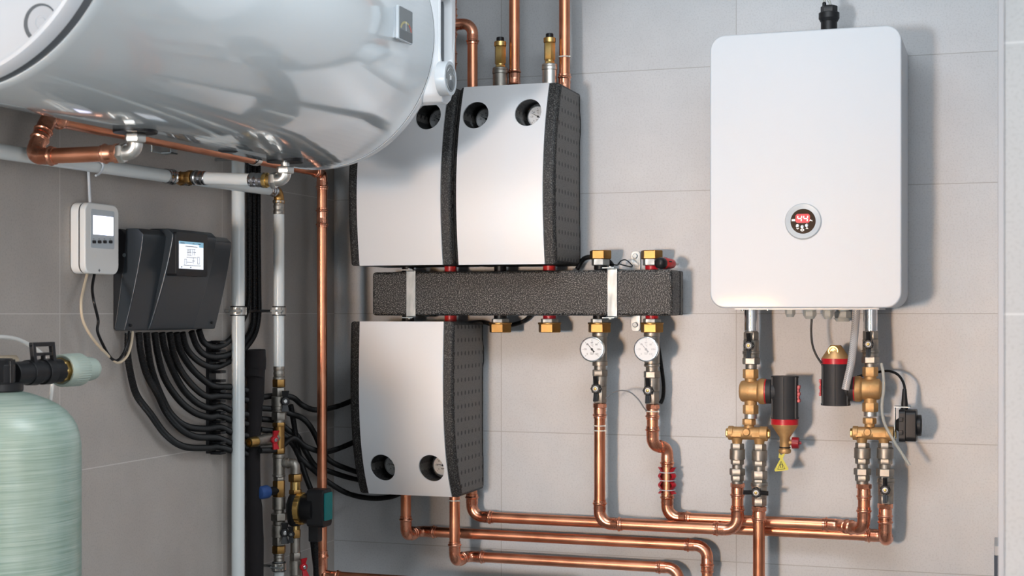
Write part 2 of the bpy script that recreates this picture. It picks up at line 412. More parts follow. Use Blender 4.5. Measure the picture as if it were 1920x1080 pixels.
RC = .0136
def sock(r, Ls):   # press socket radii along its length, mouth first
    if Ls < r * .9: return [(0, 1.16 * r), (Ls, 1.10 * r)]
    out = [(0, 1.05 * r), (.02 * Ls, 1.13 * r), (.14 * Ls, 1.13 * r)]
    for k in range(7):
        a = PI * k / 6; out.append((Ls * (.20 + .22 * k / 6), r * (1.13 + .17 * math.sin(a))))
    out += [(.46 * Ls, 1.10 * r), (.8 * Ls, 1.12 * r), (.86 * Ls, 1.08 * r), (Ls, 1.08 * r)]
    return out
def copper_run(par, pts, r=RC, ends=(0, 0), bendf=2.1, skip=(), mp='copper', mf='copper_fitting'):
    pts = [V(p) for p in pts]; n = len(pts); Rb = bendf * r; Tn = [0] * n
    for i in range(1, n - 1):
        a = (pts[i] - pts[i - 1]).normalized(); b = (pts[i + 1] - pts[i]).normalized()
        Tn[i] = Rb * math.tan(a.angle(b) / 2)
    for i in range(n - 1):
        a, b = pts[i], pts[i + 1]; dr = (b - a).normalized(); ln = (b - a).length - Tn[i] - Tn[i + 1]
        if ln > 1.2 * r:
            MB().lathe(a + dr * Tn[i], dr, [(0, r), (ln, r)], 28).build('pipe', MAT[mp], par)
    for i in range(1, n - 1):
        a = (pts[i] - pts[i - 1]); b = (pts[i + 1] - pts[i]); la, lb = a.length, b.length; a.normalize(); b.normalize()
        La = min(2.1 * r, max(.25 * r, (la - Tn[i] - Tn[i - 1]) * (.5 if i > 1 else 1)))
        Lb = min(2.1 * r, max(.25 * r, (lb - Tn[i] - Tn[i + 1]) * (.5 if i < n - 2 else 1)))
        th = a.angle(b); P0 = pts[i] - a * Tn[i]; nrm = (b - a * b.dot(a)).normalized(); C = P0 + nrm * Rb
        path, rad = [], []
        for t, q in sock(r, La): path.append(P0 - a * (La - t)); rad.append(q)
        for k in range(1, 12):
            an = th * k / 12; path.append(C - nrm * Rb * math.cos(an) + a * Rb * math.sin(an)); rad.append(1.08 * r)
        P1 = pts[i] + b * Tn[i]
        for t, q in reversed(sock(r, Lb)): path.append(P1 + b * (Lb - t)); rad.append(q)
        R = []; m = len(path); u, v = frame(a)
        for j in range(m):
            if j < len(sock(r, La)): T = a
            elif j >= m - len(sock(r, Lb)): T = b
            else:
                an = th * (j - len(sock(r, La)) + 1) / 12; T = (a * math.cos(an) + nrm * math.sin(an))
            u = (u - T * u.dot(T)).normalized(); v = T.cross(u)
            R.append([path[j] + (u * math.cos(2 * PI * k / 28) + v * math.sin(2 * PI * k / 28)) * rad[j] for k in range(28)])
        MB().rings(R).build('elbow', MAT[mf], par)
def coupling(par, P, dr, r=RC, Ls=None, name='coupling', m='copper_fitting'):
    dr = V(dr).normalized(); Ls = Ls or 2.0 * r; s = sock(r, Ls); P = V(P)
    pr = [(t - Ls, q) for t, q in s] + [(Ls - t, q) for t, q in reversed(s)]
    return MB().lathe(P, dr, pr, 28).build(name, MAT[m], par)
def adapter(par, P, dr, r=RC, name='press_adapter'):     # threaded end (hex collar) then press socket; P = collar mouth, dr = towards the pipe
    dr = V(dr).normalized(); Ls = 1.9 * r; P = V(P)
    mb = MB().lathe(P, dr, [(0, 1.12 * r), (.1 * r, 1.26 * r), (.75 * r, 1.26 * r), (.85 * r, 1.12 * r)], 8)
    mb.lathe(P + dr * .8 * r, dr, [(Ls - t, q) for t, q in reversed(sock(r, Ls))], 28)
    return mb.build(name, MAT['copper_fitting'], par)
def tie(par, P, dr, r, m='cable_white', name='cable_tie'):
    mb = MB(); dr = V(dr).normalized()
    mb.lathe(V(P) - dr * .0014, dr, [(0, r), (0, r * 1.10 + .0004), (.0028, r * 1.10 + .0004), (.0028, r)], 24)
    mb.obar(V(P) + V((r * 1.05, -r * .3, -.002)), V(P) + V((r * 1.05, -r * .3, .002)), V((.002, 0, 0)), V((0, .002, 0)))
    return mb.build(name, MAT[m], par)
def corr(pts, r, pitch=.0030, n=14):       # corrugated conduit along a smooth path
    P = resample(catmull(pts, 24), pitch / 4); rad = [r * (1.0, 1.0, .86, .86)[i % 4] for i in range(len(P))]
    return MB().sweep(P, rad, n)
def cable(pts, r, n=10): return MB().sweep(resample(catmull(pts, 16), .004), r, n)

# ================================================================== SETTING
ZC = 2.62
struct(MB().box((-.1, -5.6, 0), (0, 0, ZC)).build('wall_left', MAT['tile_left']))
struct(MB().box((-.1, 0, 0), (1.80, .1, ZC)).build('wall_back', MAT['tile_back']))
XR = B(1878, 600, 1.78).x
struct(MB().box((XR, -1.80, 0), (4.2, -1.76, ZC)).build('wall_right', MAT['tile_front']))
struct(MB().box((XR + .004, -1.76, 0), (XR + .10, 0, ZC)).build('wall_niche', MAT['tile_back']))
struct(MB().box((XR - .0035, -1.803, 0), (XR + .0025, -1.757, ZC)).build('trim_1', MAT['trim']))
struct(MB().box((4.2, -5.6, 0), (4.3, -1.76, ZC)).build('wall_far', MAT['paint_white']))
struct(MB().box((-.1, -5.7, 0), (4.3, -5.6, ZC)).build('wall_front', MAT['paint_grey']))
struct(MB().box((-.1, -5.7, -.1), (4.3, .1, 0)).build('floor', MAT['floor_tile']))
struct(MB().box((-.1, -5.7, ZC), (4.3, .1, ZC + .1)).build('ceiling', MAT['paint_white']))
# ================================================================== WATER HEATER (horizontal tank on the left wall)
TX, TZ, TR_, TY1, TY2 = .310, 2.070, .2655, -1.837, -.730
heater = thing('water_heater', 'large glossy horizontal water tank with white end cap hanging over the left wall', 'water heater', (TX, TY1, TZ))
Yp = V((0, 1, 0))
def tl(prof_, n=128, cap=True): return MB().lathe((TX, 0, TZ), Yp, prof_, n, cap=cap)
tl([(TY1, TR_ - .012), (TY1, TR_ - .002), (TY1 + .004, TR_), (TY1 + .02, TR_), (TY2 - .003, TR_), (TY2, TR_ - .0015), (TY2, TR_ - .012)]).build('tank_body', MAT['enamel'], heater)
tl([(TY1 - .020, TR_ - .012), (TY1 - .020, TR_ - .0035), (TY1 + .001, TR_ - .0035), (TY1 + .001, TR_ - .012)], cap=False).build('seal_ring', MAT['seal_and_shade_grey'], heater)
capm = MB().lathe((TX, 0, TZ), Yp, [(TY1 - .0185, TR_ - .024), (TY1 - .0185, TR_ - .012), (TY1 - .019, TR_ - .002), (TY1 - .036, TR_ - .003), (TY1 - .043, TR_ - .006), (TY1 - .045, TR_ - .010), (TY1 - .043, TR_ - .014), (TY1 - .030, TR_ - .018), (TY1 - .006, TR_ - .020), (TY1 - .004, TR_ - .024), (TY1 - .004, .002)], 128, cap=False)
capo = capm.build('end_cap', MAT['enamel_cap'], heater)
pc = B(76, 43, -(TY1 - .004))
MB().lathe(pc + V((0, -.0012, 0)), Yp, [(0, .0262), (.0013, .0262)], 40).build('plug_recess_shade', MAT['seal_and_shade_grey'], capo)  # flat dark disc, shade inside the plug recess put into its colour
pl = MB().lathe(pc + V((.0036, -.0030, 0)), Yp, [(.004, .0225), (.0005, .0225), (0, .0218), (0, .010), (.0008, .009), (.0008, .007), (0, .006), (0, .001)], 40).build('plug', MAT['plug_grey'], capo)
fc = tl([(TY2, TR_ - .02), (TY2, TR_ + .0006), (TY2 + .004, TR_ + .0012), (TY2 + .026, TR_ - .001), (TY2 + .036, TR_ - .006), (TY2 + .046, TR_ - .02), (TY2 + .052, TR_ - .06), (TY2 + .052, .002)]).build('far_end_cap', MAT['plastic_light'], heater)
tl([(TY2 - .0012, TR_ - .01), (TY2 - .0012, TR_ - .0004), (TY2 + .0004, TR_ - .0004), (TY2 + .0004, TR_ - .01)], cap=False).build('seam', MAT['black'], heater)
# control housing with handle slot on the room side
def yz(px, py, x=.588): p = L(px, py, x); return (p.y, p.z)
hp = [(TY2 + .002, 2.27), (TY2 + .004, 1.995), (-.726, 1.965), (-.722, 1.950), (-.708, 1.936), (-.682, 1.934), (-.662, 1.945), (-.648, 1.965), (-.637, 2.02), (-.634, 2.12), (-.634, 2.27)]
hs = MB().prism(hp, (.520, 0, 0), (0, 1, 0), (0, 0, 1), (1, 0, 0), .066).build('control_housing', MAT['plastic_light'], heater, bev=.004, seg=3)
slot = [(y, z) for y, z in [(-.712 + a * .9, 2.090 + b) for a, b in rrect(.058, .145, .02)]]
slot = [(-.690 + a, 2.085 + b) for a, b in rrect(.062, .150, .022)]
cut(hs, MB().prism(slot, (.556, 0, 0), (0, 1, 0), (0, 0, 1), (1, 0, 0), .05))
MB().box((.5562, -.6670, 2.018), (.5690, -.6592, 2.152)).build('grip_shadow_strip', MAT['seal_and_shade_grey'], hs)
kc = L(845, 147, .606)
kn = MB().lathe((.584, kc.y, kc.z), (1, 0, 0), [(0, .034), (.0005, .0355), (.019, .0355), (.022, .0345), (.022, .028), (.0212, .0275), (.0212, .001)], 48).build('dial_knob', MAT['plastic_grey'], heater)
kx = .6053
mb = MB().lathe((kx, kc.y, kc.z), (1, 0, 0), [(0, .0275), (.0006, .0272), (.0006, .001)], 40); mb.build('dial_face', MAT['screen_dark'], kn)
mb = MB(); mb.lathe((kx + .0008, kc.y + .002, kc.z - .013), (1, 0, 0), [(0, .0105), (.001, .010), (.001, .001)], 24); mb.build('dial_marker', MAT['seal_and_shade_grey'], kn)
mb = MB()
for a0, a1, rr in ((20, 150, .021), (190, 260, .024), (30, 150, .009)):
    mb.sweep([V((kx + .001, kc.y + rr * math.cos(math.radians(a)), kc.z + rr * math.sin(math.radians(a)))) for a in range(a0, a1, 8)], .0004, 6)
mb.box((kx + .0006, kc.y - .004, kc.z - .004), (kx + .001, kc.y + .004, kc.z + .006)); mb.build('dial_symbols', MAT['plastic_light'], kn)
# display
d0, d1 = V((.576, -.9385, 2.024)), V((.5880, -.8650, 2.0925))
zd0, zd1 = L(749, 72, .588).z, L(749, 8, .588).z
yd0, yd1 = L(749, 8, .588).y, L(776, 20, .588).y
dsp = MB().box((.545, yd0 + .004, zd0 + .003), (.580, yd1 - .004, zd1 - .003)).build('display', MAT['plastic_grey'], heater, bev=.001)
MB().prism([(a, b) for a, b in rrect(yd1 - yd0, zd1 - zd0, .003)], (.580, (yd0 + yd1) / 2, (zd0 + zd1) / 2), (0, 1, 0), (0, 0, 1), (1, 0, 0), .006).build('display_frame', MAT['plastic_grey'], dsp, bev=.0008)
yc, zc_, hw_, hh = (yd0 + yd1) / 2, (zd0 + zd1) / 2, (yd1 - yd0) / 2, (zd1 - zd0) / 2
MB().prism(rrect(hw_ * 1.80, hh * 1.88, .002), (.586, yc, zc_), (0, 1, 0), (0, 0, 1), (1, 0, 0), .0006).build('display_glass', MAT['screen_dark'], dsp)
MB().box((.5866, yc - hw_ * .88, zc_ - hh * .92), (.5868, yc + hw_ * .88, zc_ - hh * .38)).build('display_base', MAT['screen_darker'], dsp)
for nm, a0, a1, m_ in (('gauge_arc', 60, 172, 'arc_yellow'), ('gauge_arc', 8, 58, 'arc_red')):
    mb = MB(); R = []
    for k in range(13):
        a = math.radians(a0 + (a1 - a0) * k / 12)
        R.append([V((.5868, yc + q * hw_ * math.cos(a), zc_ - hh * .38 + q * hh * .72 * math.sin(a))) for q in (.80, .62)])
    mb.rings(R, close=False, cap=False); mb.build(nm, MAT[m_], dsp)
MB().box((.5867, yc - .0006, zc_ - hh * .36), (.587, yc + .0008, zc_ + hh * .2)).build('gauge_needle', MAT['plastic_light'], dsp)
# port gaskets under the tank
PA, PB = Zp(244, 248, 1.8035), Zp(530, 303, 1.8035)
PA.x = .305; PB.x = .322
for p in (PA, PB):
    MB().lathe((p.x, p.y, 1.8015), (0, 0, 1), [(0, .036), (.003, .037), (.009, .036)], 40).build('port_gasket', MAT['black'], heater)
pq = Zp(445, 284, 1.804)
MB().lathe((.30, pq.y, 1.803), (0, 0, 1), [(0, .014), (.002, .019), (.008, .018)], 24).build('port_plug', MAT['black'], heater)

# ---- nickel elbows screwed into the tank
def tank_elbow(P, s, label, zaxis, neck):
    t = thing('pipe_elbow', label, 'pipe fitting', (P.x, P.y, 1.80))
    z1 = 1.8012; zn = z1 - neck
    MB().lathe((P.x, P.y, zn), (0, 0, 1), [(0, 9.5 * s), (z1 - zn, 9.5 * s)], 28).build('neck', MAT['nickel_bright'], t)
    hn = 16 * s; MB().lathe((P.x, P.y, zn - hn), (0, 0, 1), prof('h', hn, 20.5 * s), 6, PI / 6 * .4).build('union_nut', MAT['nickel_bright'], t)
    r = 14 * s; Rb = 17 * s; mb = MB(); path = [V((P.x, P.y, zn - hn)), V((P.x, P.y, zaxis + Rb))]
    for k in range(1, 12):
        a = PI / 2 * k / 12; path.append(V((P.x - Rb + Rb * math.cos(a), P.y, zaxis + Rb - Rb * math.sin(a))))
    path += [V((P.x - Rb, P.y, zaxis)), V((P.x - Rb - 6 * s, P.y, zaxis))]
    mb.sweep(path, [r * .9] + [r] * (len(path) - 2) + [r], 28); mb.build('elbow_body', MAT['nickel_bright'], t)
    x = P.x - Rb - 5 * s
    MB().lathe((x, P.y, zaxis), (-1, 0, 0), prof('h', 13 * s, 19.5 * s), 6, PI / 6 * .3).build('hex_collar', MAT['nickel_bright'], t)
    return x - 13 * s
sA, sB = sc(PA), sc(PB)
zA = CAM.z + (HY - 286) * sA; zB = CAM.z + (HY - 337.5) * sB
xA = tank_elbow(PA, sA, 'shiny nickel elbow under the tank joined to a thick copper pipe', zA, .001)
xB = tank_elbow(PB, sB * .82, 'shiny nickel elbow under the far end of the tank joined to a white pipe', zB, .008)

# ---- copper run under the tank, along the left wall and down the corner
cr = thing('copper_pipe_run', 'copper pipe from the near tank elbow along the left wall and down the corner', 'copper pipe', (.1, -1.41, 1.8))
XW = .100
c1 = V((XW, PA.y, zA)); c2 = L(92, 224, XW); c2 = V((XW, c2.y, 1.842)); c3 = L(604, 321, XW); c3.z = 1.846
bot = L(607, 1078, XW); bot = V((XW, c3.y, bot.z))
r1 = .0132
adapter(cr, (xA + .001, PA.y, zA), (-1, 0, 0), r=r1)
copper_run(cr, [V((xA - .012, PA.y, zA)), c1, c2, c2 + V((0, .16, 0))], r=r1, bendf=1.5)
copper_run(cr, [c2 + V((0, .16, 0)), c3, bot + V((0, 0, .0))], r=.0122, bendf=1.5)
for py in (408, ): coupling(cr, (XW, c3.y, CAM.z + (HY - py) * sc(c3)), (0, 0, 1), r=.0122)
eb = B(905, 1087, -c3.y)
tz = bot.z
coupling(cr, (XW, c3.y, tz + .012), (0, 0, 1), r=.0122, Ls=.05, name='tee')
coupling(cr, (XW + .026, c3.y, tz), (1, 0, 0), r=.0122, Ls=.022)
MB().lathe((XW, c3.y, tz), (1, 0, 0), [(0, .0122), (.55, .0122)], 28).build('pipe', MAT['copper'], cr)
MB().lathe((XW, c3.y, tz - .3), (0, 0, 1), [(0, .0122), (.3, .0122)], 28).build('pipe', MAT['copper'], cr)

# ---- white pipe along the left wall
XP = .060
wp = thing('white_pipe_run', 'white plastic pipe running along the left wall under the tank to the brass elbow', 'water pipe', (XP, -.9, 1.78))
w0 = L(-30, 281, XP); w1 = L(312, 330, XP); w2 = L(514, 356.5, XP); wt = L(332, 333.5, XP); zt = 1.781
w0.z = 1.776; w1.z = 1.781; w2.z = 1.788
MB().lathe(w0, w1 - w0, [(0, .0133), ((w1 - w0).length, .0133)], 32).build('pipe', MAT['pipe_white'], wp)
dY = V((0, 1, 0)); wt = V((XP, wt.y, zt))
def sleeve(par, P, dr, r, ln, m='steel'):
    return MB().lathe(P, dr, [(0, r), (.001, r * 1.04), (ln * .25, r * 1.04), (ln * .32, r * .97), (ln * .42, r * .97), (ln * .5, r * 1.04), (ln * .62, r * 1.04), (ln * .7, r * .97), (ln * .78, r * .97), (ln * .84, r * 1.12), (ln, r * 1.12)], 28).build('press_sleeve', MAT[m], par)
sleeve(wp, wt - dY * .045, dY, .0145, .028); sleeve(wp, wt + dY * .047, -dY, .0130, .028)
mb = MB().lathe(wt - dY * .018, dY, [(0, .012), (.036, .012)], 24); mb.lathe(wt, (1, 0, 0), [(0, .012), (.026, .0125)], 24)
mb.lathe(wt - dY * .018, dY, prof('h', .007, .0158), 8); mb.lathe(wt + dY * .011, dY, prof('h', .007, .0150), 8); mb.build('brass_tee', MAT['brass_nut'], wp)
q = w2 - wt
MB().lathe(wt + q * .06, q, [(0, .0118), (q.length * .92, .0118)], 32).build('pipe', MAT['pipe_white'], wp)
sleeve(wp, w2 - dY * .030, dY, .0128, .030)
e2 = L(523, 362, XP); e2 = V((XP, e2.y, w2.z))
mb = MB(); R2 = .016; path = [e2 - dY * .034, e2 - dY * R2]
for k in range(1, 10):
    a = PI / 2 * k / 10; path.append(e2 - dY * R2 + V((0, R2 * math.sin(a), -R2 + R2 * math.cos(a))))
path += [e2 + V((0, 0, -R2)), e2 + V((0, 0, -.022))]
mb.sweep(path, .0118, 24); mb.lathe(e2 + V((0, 0, -.028)), (0, 0, 1), prof('h', .008, .0150), 8); mb.build('brass_elbow', MAT['brass_nut'], wp)
XV, YV = XP, e2.y
sV = sc(V((XP, YV, 1.5)))
def zv(py): return CAM.z + (HY - py) * sV
sleeve(wp, V((XP, YV, zv(402))), (0, 0, 1), .0130, zv(376) - zv(402), 'nickel')
MB().lathe((XP, YV, zv(692)), (0, 0, 1), [(0, .0128), (zv(396) - zv(692), .0128)], 32).build('pipe', MAT['pipe_white'], wp)
sleeve(wp, V((XP, YV, zv(687))), (0, 0, -1), .0128, zv(687) - zv(711), 'nickel')
# branch to the far tank elbow
br = thing('white_pipe_branch', 'short white plastic pipe between the brass tee and the far tank elbow', 'water pipe', (.2, wt.y, 1.77))
b0 = wt + V((.026, 0, 0)); b1 = V((xB, PB.y, zB)); q = (b1 - b0); ln = q.length; q.normalize()
sleeve(br, b0 + q * .048, -q, .0140, .030); sleeve(br, b1 - q * .050, q, .0140, .034)
MB().lathe(b0 + q * .03, q, [(0, .0126), (ln - .072, .0126)], 32).build('pipe', MAT['pipe_white'], br)
MB().lathe(b0 - q * .002, q, prof('h', .014, .0150), 8).build('hex_nut', MAT['brass_nut'], br)
MB().lathe(b1 - q * .018, q, prof('h', .010, .0155), 8).build('hex_nut', MAT['brass'], br)
MB().lathe(b1 - q * .009, q, [(0, .012), (.009, .012)], 24).build('nipple', MAT['brass'], br)

# ---- tall white pipe with clamp
px_ = L(446.5, 583, .034)
tp = tag(MB().lathe((px_.x, px_.y, .01), (0, 0, 1), [(0, .0148), (1.86, .0148)], 36).build('white_standpipe', MAT['pipe_white']), 'tall white plastic pipe standing full height against the left wall', 'water pipe')
def clamp(P, r, lab, wallx=0.0, bolt=True, dr=(0, 0, 1)):
    t = thing('pipe_clamp', lab, 'pipe clamp', P, )
    MB().lathe(V(P) - V(dr) * .011, dr, [(0, r), (0, r + .0028), (.022, r + .0028), (.022, r)], 28).build('rubber_lining', MAT['rubber'], t)
    MB().lathe(V(P) - V(dr) * .0085, dr, [(0, r + .001), (0, r + .0042), (.017, r + .0042), (.017, r + .001)], 28).build('band', MAT['nickel_bright'], t)
    mb = MB(); c = V(P) + V((.2, -1, 0)).normalized() * (r + .005)
    mb.box(c + V((-.012, -.003, -.008)), c + V((-.003, .003, .008))); mb.box(c + V((.003, -.003, -.008)), c + V((.012, .003, .008))); mb.build('lug', MAT['nickel_bright'], t)
    MB().lathe(c + V((-.016, 0, 0)), (1, 0, 0), [(0, .0032), (.032, .0032)], 10).build('screw', MAT['zinc'], t)
    if bolt:
        MB().lathe((wallx, P[1], P[2]), (1, 0, 0), [(0, .0035), (P[0] - r - wallx, .0035)], 12).build('wall_bolt', MAT['steel'], t)
    return t
clamp((px_.x, px_.y, CAM.z + (HY - 583) * sc(px_)), .0148, 'zinc rubber-lined clamp holding the tall white pipe to the left wall')
clamp((XV, YV, zv(583)), .0128, 'zinc clamp around the thinner white pipe right of the black conduits')
clamp((XV, YV, zv(1062)), .0128, 'zinc clamp at the bottom of the valve column by the black fabric wrap')
pz = L(478, 300, XW)
t = clamp((XW, pz.y, 1.846), .0122, 'zinc clamp hanging on the copper pipe just below the tank', dr=(0, 1, 0))

# ---- wall bits
ph = L(297, 279, 0)
mb = MB(); mb.box((0, ph.y - .030, ph.z - .010), (.004, ph.y + .030, ph.z + .010)); mb.box((.004, ph.y + .004, ph.z - .010), (.028, ph.y + .030, ph.z - .007)); mb.box((.025, ph.y + .004, ph.z - .010), (.028, ph.y + .030, ph.z + .016))
tag(mb.build('wall_bracket', MAT['zinc'], bev=.0008), 'small grey metal bracket on the left wall under the copper pipe', 'bracket')
hk = [L(186, 300, .078), L(193, 308, .080), L(192, 318, .080), L(186, 326, .080), L(178, 330, .080)]
tag(cable(hk, .0021).build('wire_hook', MAT['cable_grey']), 'grey curved wire end hanging over the white wall pipe', 'wire')

# ---- gateway box with lit screen
g0 = L(158, 450, .032); g1 = L(221.5, 450, .032); sg = sc((g0 + g1) / 2)
zt_, zb_ = L(190, 382, .032).z, L(190, 514, .032).z
yc, zc_, W_, H_ = (g0.y + g1.y) / 2, (zt_ + zb_) / 2, g1.y - g0.y, zt_ - zb_
gw = thing('display_controller', 'small white wall controller with glowing screen and four black buttons', 'controller', (0, yc, zc_))
MB().prism(rrect(W_, H_, .018), (.0008, yc, zc_), (0, 1, 0), (0, 0, 1), (1, 0, 0), .018).build('back_shell', MAT['white_plastic'], gw, bev=.002)
MB().prism(rrect(W_ - .002, H_ - .002, .017), (.0188, yc, zc_), (0, 1, 0), (0, 0, 1), (1, 0, 0), .0012).build('joint', MAT['black'], gw)
MB().prism(rrect(W_, H_, .018), (.020, yc, zc_), (0, 1, 0), (0, 0, 1), (1, 0, 0), .014).build('front_shell', MAT['white_plastic'], gw, bev=.003, seg=3)
XF = .034
def rect_px(x0, y0, x1, y1, x): a = L(x0, y0, x); b = L(x1, y1, x); s_ = sc((a + b) / 2); ym = (a.y + b.y) / 2; return a.y, b.y, CAM.z + (HY - y1) * s_, CAM.z + (HY - y0) * s_
y0, y1, z0, z1 = rect_px(170, 394, 214, 466, XF)
MB().prism(rrect(y1 - y0, z1 - z0, .004), (XF - .001, (y0 + y1) / 2, (z0 + z1) / 2), (0, 1, 0), (0, 0, 1), (1, 0, 0), .0014).build('face_plate', MAT['plastic_grey'], gw)
y0, y1, z0, z1 = rect_px(174.5, 405.5, 211.5, 440.5, XF)
MB().box((XF, y0, z0), (XF + .001, y1, z1)).build('screen', MAT['screen_glow'], gw)
for bx in (175.3, 185.5, 195.6, 206.3):
    p = L(bx, 453.5, XF); MB().prism(rrect(.0085, .0058, .002), (XF, p.y, p.z), (0, 1, 0), (0, 0, 1), (1, 0, 0), .003).build('button', MAT['black_plastic'], gw)
mb = MB()
for bx in (175.3, 185.5, 195.6, 206.3):
    p = L(bx, 448, XF); mb.box((XF + .0003, p.y - .0018, p.z - .0004), (XF + .0006, p.y + .0018, p.z + .0004))
mb.build('button_marks', MAT['ink'], gw)
p = L(186, 507, XF); MB().lathe((XF - .001, p.y, p.z), (1, 0, 0), [(0, .003), (.0014, .003)], 4).build('screw_slot', MAT['seal_and_shade_grey'], gw)
tag(cable([L(166, 318, .012), L(167, 345, .012), L(169, 384, .016)], .0028).build('cable', MAT['cable_grey']), 'thin grey cable dropping from the white wall pipe into the small controller', 'cable')
CX = .05
tag(cable([L(164, 512, .02), L(157, 540, .035), L(152, 570, CX), L(157, 605, CX), L(178, 640, CX), L(205, 668, CX), L(222, 680, CX), L(238, 668, CX), L(246, 645, CX), L(249, 620, .04)], .0026).build('cable', MAT['beige']), 'thin cream cable looping below the small white controller', 'cable')
tag(cable([L(177, 514, .02), L(173, 540, .035), L(176, 565, CX), L(184, 600, CX), L(183, 622, CX), L(196, 652, CX), L(208, 671, CX), L(220, 676, CX), L(232, 662, CX), L(240, 640, CX), L(242, 620, .04)], .0028).build('cable', MAT['black']), 'thin black cable looping below the small white controller', 'cable')

# ---- anthracite heating controller
yl, yr = L(212, 510, 0).y, L(384, 617, 0).y
zT, zB_ = L(255, 428, .05).z, L(232, 620, .025).z
hc = thing('heating_controller', 'dark grey curved heating controller with colour touch screen and black conduits below', 'controller', (0, yl, (zT + zB_) / 2))
def fprof(s, a, b, e=1.35): return b + (a - b) * (1 - s ** e)
def slab(y0, y1, a, b, top, botm, m, name, inner=None, par=None, rnd=.014, bev=.002, ta=0.0):
    """profile in (x, z) swept along y; a/b = depth at top/bottom"""
    pts = []
    N_ = 18; H = top - botm
    for k in range(N_ + 1):
        s = k / N_; x = fprof(s, a, b); z = top - H * s
        if s * H < rnd: x = x - rnd + math.sqrt(max(rnd ** 2 - (rnd - s * H) ** 2, 0))
        pts.append((x, z))
    back = [(inner(s) if inner else 0.0, top - H * s) for s in [1 - k / N_ for k in range(N_ + 1)]]
    return MB().prism(pts + back, (0, y0, 0), (1, 0, 0), (0, 0, 1), (0, 1, 0), y1 - y0).build(name, MAT[m], par, bev=bev)
inn = lambda s: fprof(s, .030, .004) - .002
slab(yl, yr, .031, .005, zT - .001, zB_ + .003, 'black_plastic', 'back_box', par=hc)
yA, yB = L(256, 500, 0).y, L(341, 500, 0).y
slab(yl + .001, yA + .004, .070, .026, zT, zB_, 'anthracite', 'left_cover', inner=inn, par=hc, bev=.0025)
slab(yB - .004, yr, .069, .026, zT - .002, zB_, 'anthracite', 'right_cover', inner=inn, par=hc, bev=.0025)
cc = slab(yA, yB, .088, .030, zT + .004, zB_, 'anthracite', 'centre_cover', inner=inn, par=hc, bev=.004)
# screen bezel
y0, y1, z0, z1 = rect_px(330, 437, 389.5, 518, .0905)
bz = MB().prism(rrect(y1 - y0, z1 - z0, .006), (.060, (y0 + y1) / 2, (z0 + z1) / 2), (0, 1, 0), (0, 0, 1), (1, 0, 0), .0305).build('screen_bezel', MAT['black_plastic'], hc, bev=.0012)
y0, y1, z0, z1 = rect_px(335.5, 453.5, 381, 504.5, .0905)
MB().box((.0900, y0, z0), (.0909, y1, z1)).build('touch_screen', MAT['screen_white'], bz)
dz = z1 - z0; dy = y1 - y0
MB().box((.0909, y0, z1 - dz * .10), (.0911, y1, z1)).build('screen_header', MAT['screen_blue'], bz)
MB().box((.0909, y1 - dy * .18, z1 - dz * .19), (.0911, y1, z1 - dz * .10)).build('screen_header', MAT['screen_blue'], bz)
mb = MB()
def ln_(u0, v0, u1, v1, th=.0004):
    a = V((.0910, y0 + dy * u0, z0 + dz * v0)); b = V((.0910, y0 + dy * u1, z0 + dz * v1))
    if abs(u1 - u0) > abs(v1 - v0): mb.box(a + V((0, 0, -th)), b + V((.0002, 0, th)))
    else: mb.box(a + V((0, -th, 0)), b + V((.0002, th, 0)))
for l in ((.18, .13, .9, .13), (.22, .13, .22, .35), (.30, .18, .30, .35), (.22, .35, .30, .35), (.75, .2, .75, .45), (.83, .2, .83, .45), (.75, .45, .83, .45), (.75, .2, .83, .2),
          (.32, .5, .5, .5), (.32, .6, .5, .6), (.36, .5, .36, .72), (.44, .5, .44, .72), (.55, .5, .55, .72), (.63, .5, .63, .72), (.30, .72, .66, .72), (.30, .42, .72, .42), (.58, .2, .58, .42), (.52, .3, .64, .3), (.34, .66, .48, .66), (.54, .62, .68, .62), (.3, .25, .55, .25)): ln_(*l)
ln_(.25, .82, .75, .82, .0006); ln_(.05, .93, .22, .93, .0006); ln_(.55, .93, .62, .93, .0006); ln_(.78, .93, .88, .93, .0006); ln_(.08, .06, .12, .06, .0012); ln_(.45, .06, .49, .06, .0012)
mb.build('screen_diagram', MAT['screen_line'], bz)
for px, py, xx in ((245, 610, .031), (397, 605, .031)):
    p = L(px, py, xx); MB().lathe((.020, p.y, p.z), (1, 0, 0), [(0, .0028), (.0125, .0028), (.0135, .002)], 12).build('cover_screw', MAT['black'], hc)
p = L(233, 478, .03); MB().lathe((p.x - .004, yl - .0002, p.z), (0, -1, 0), [(0, .004), (.001, .004), (.0015, .002)], 12).build('side_screw', MAT['anthracite_light'], hc)

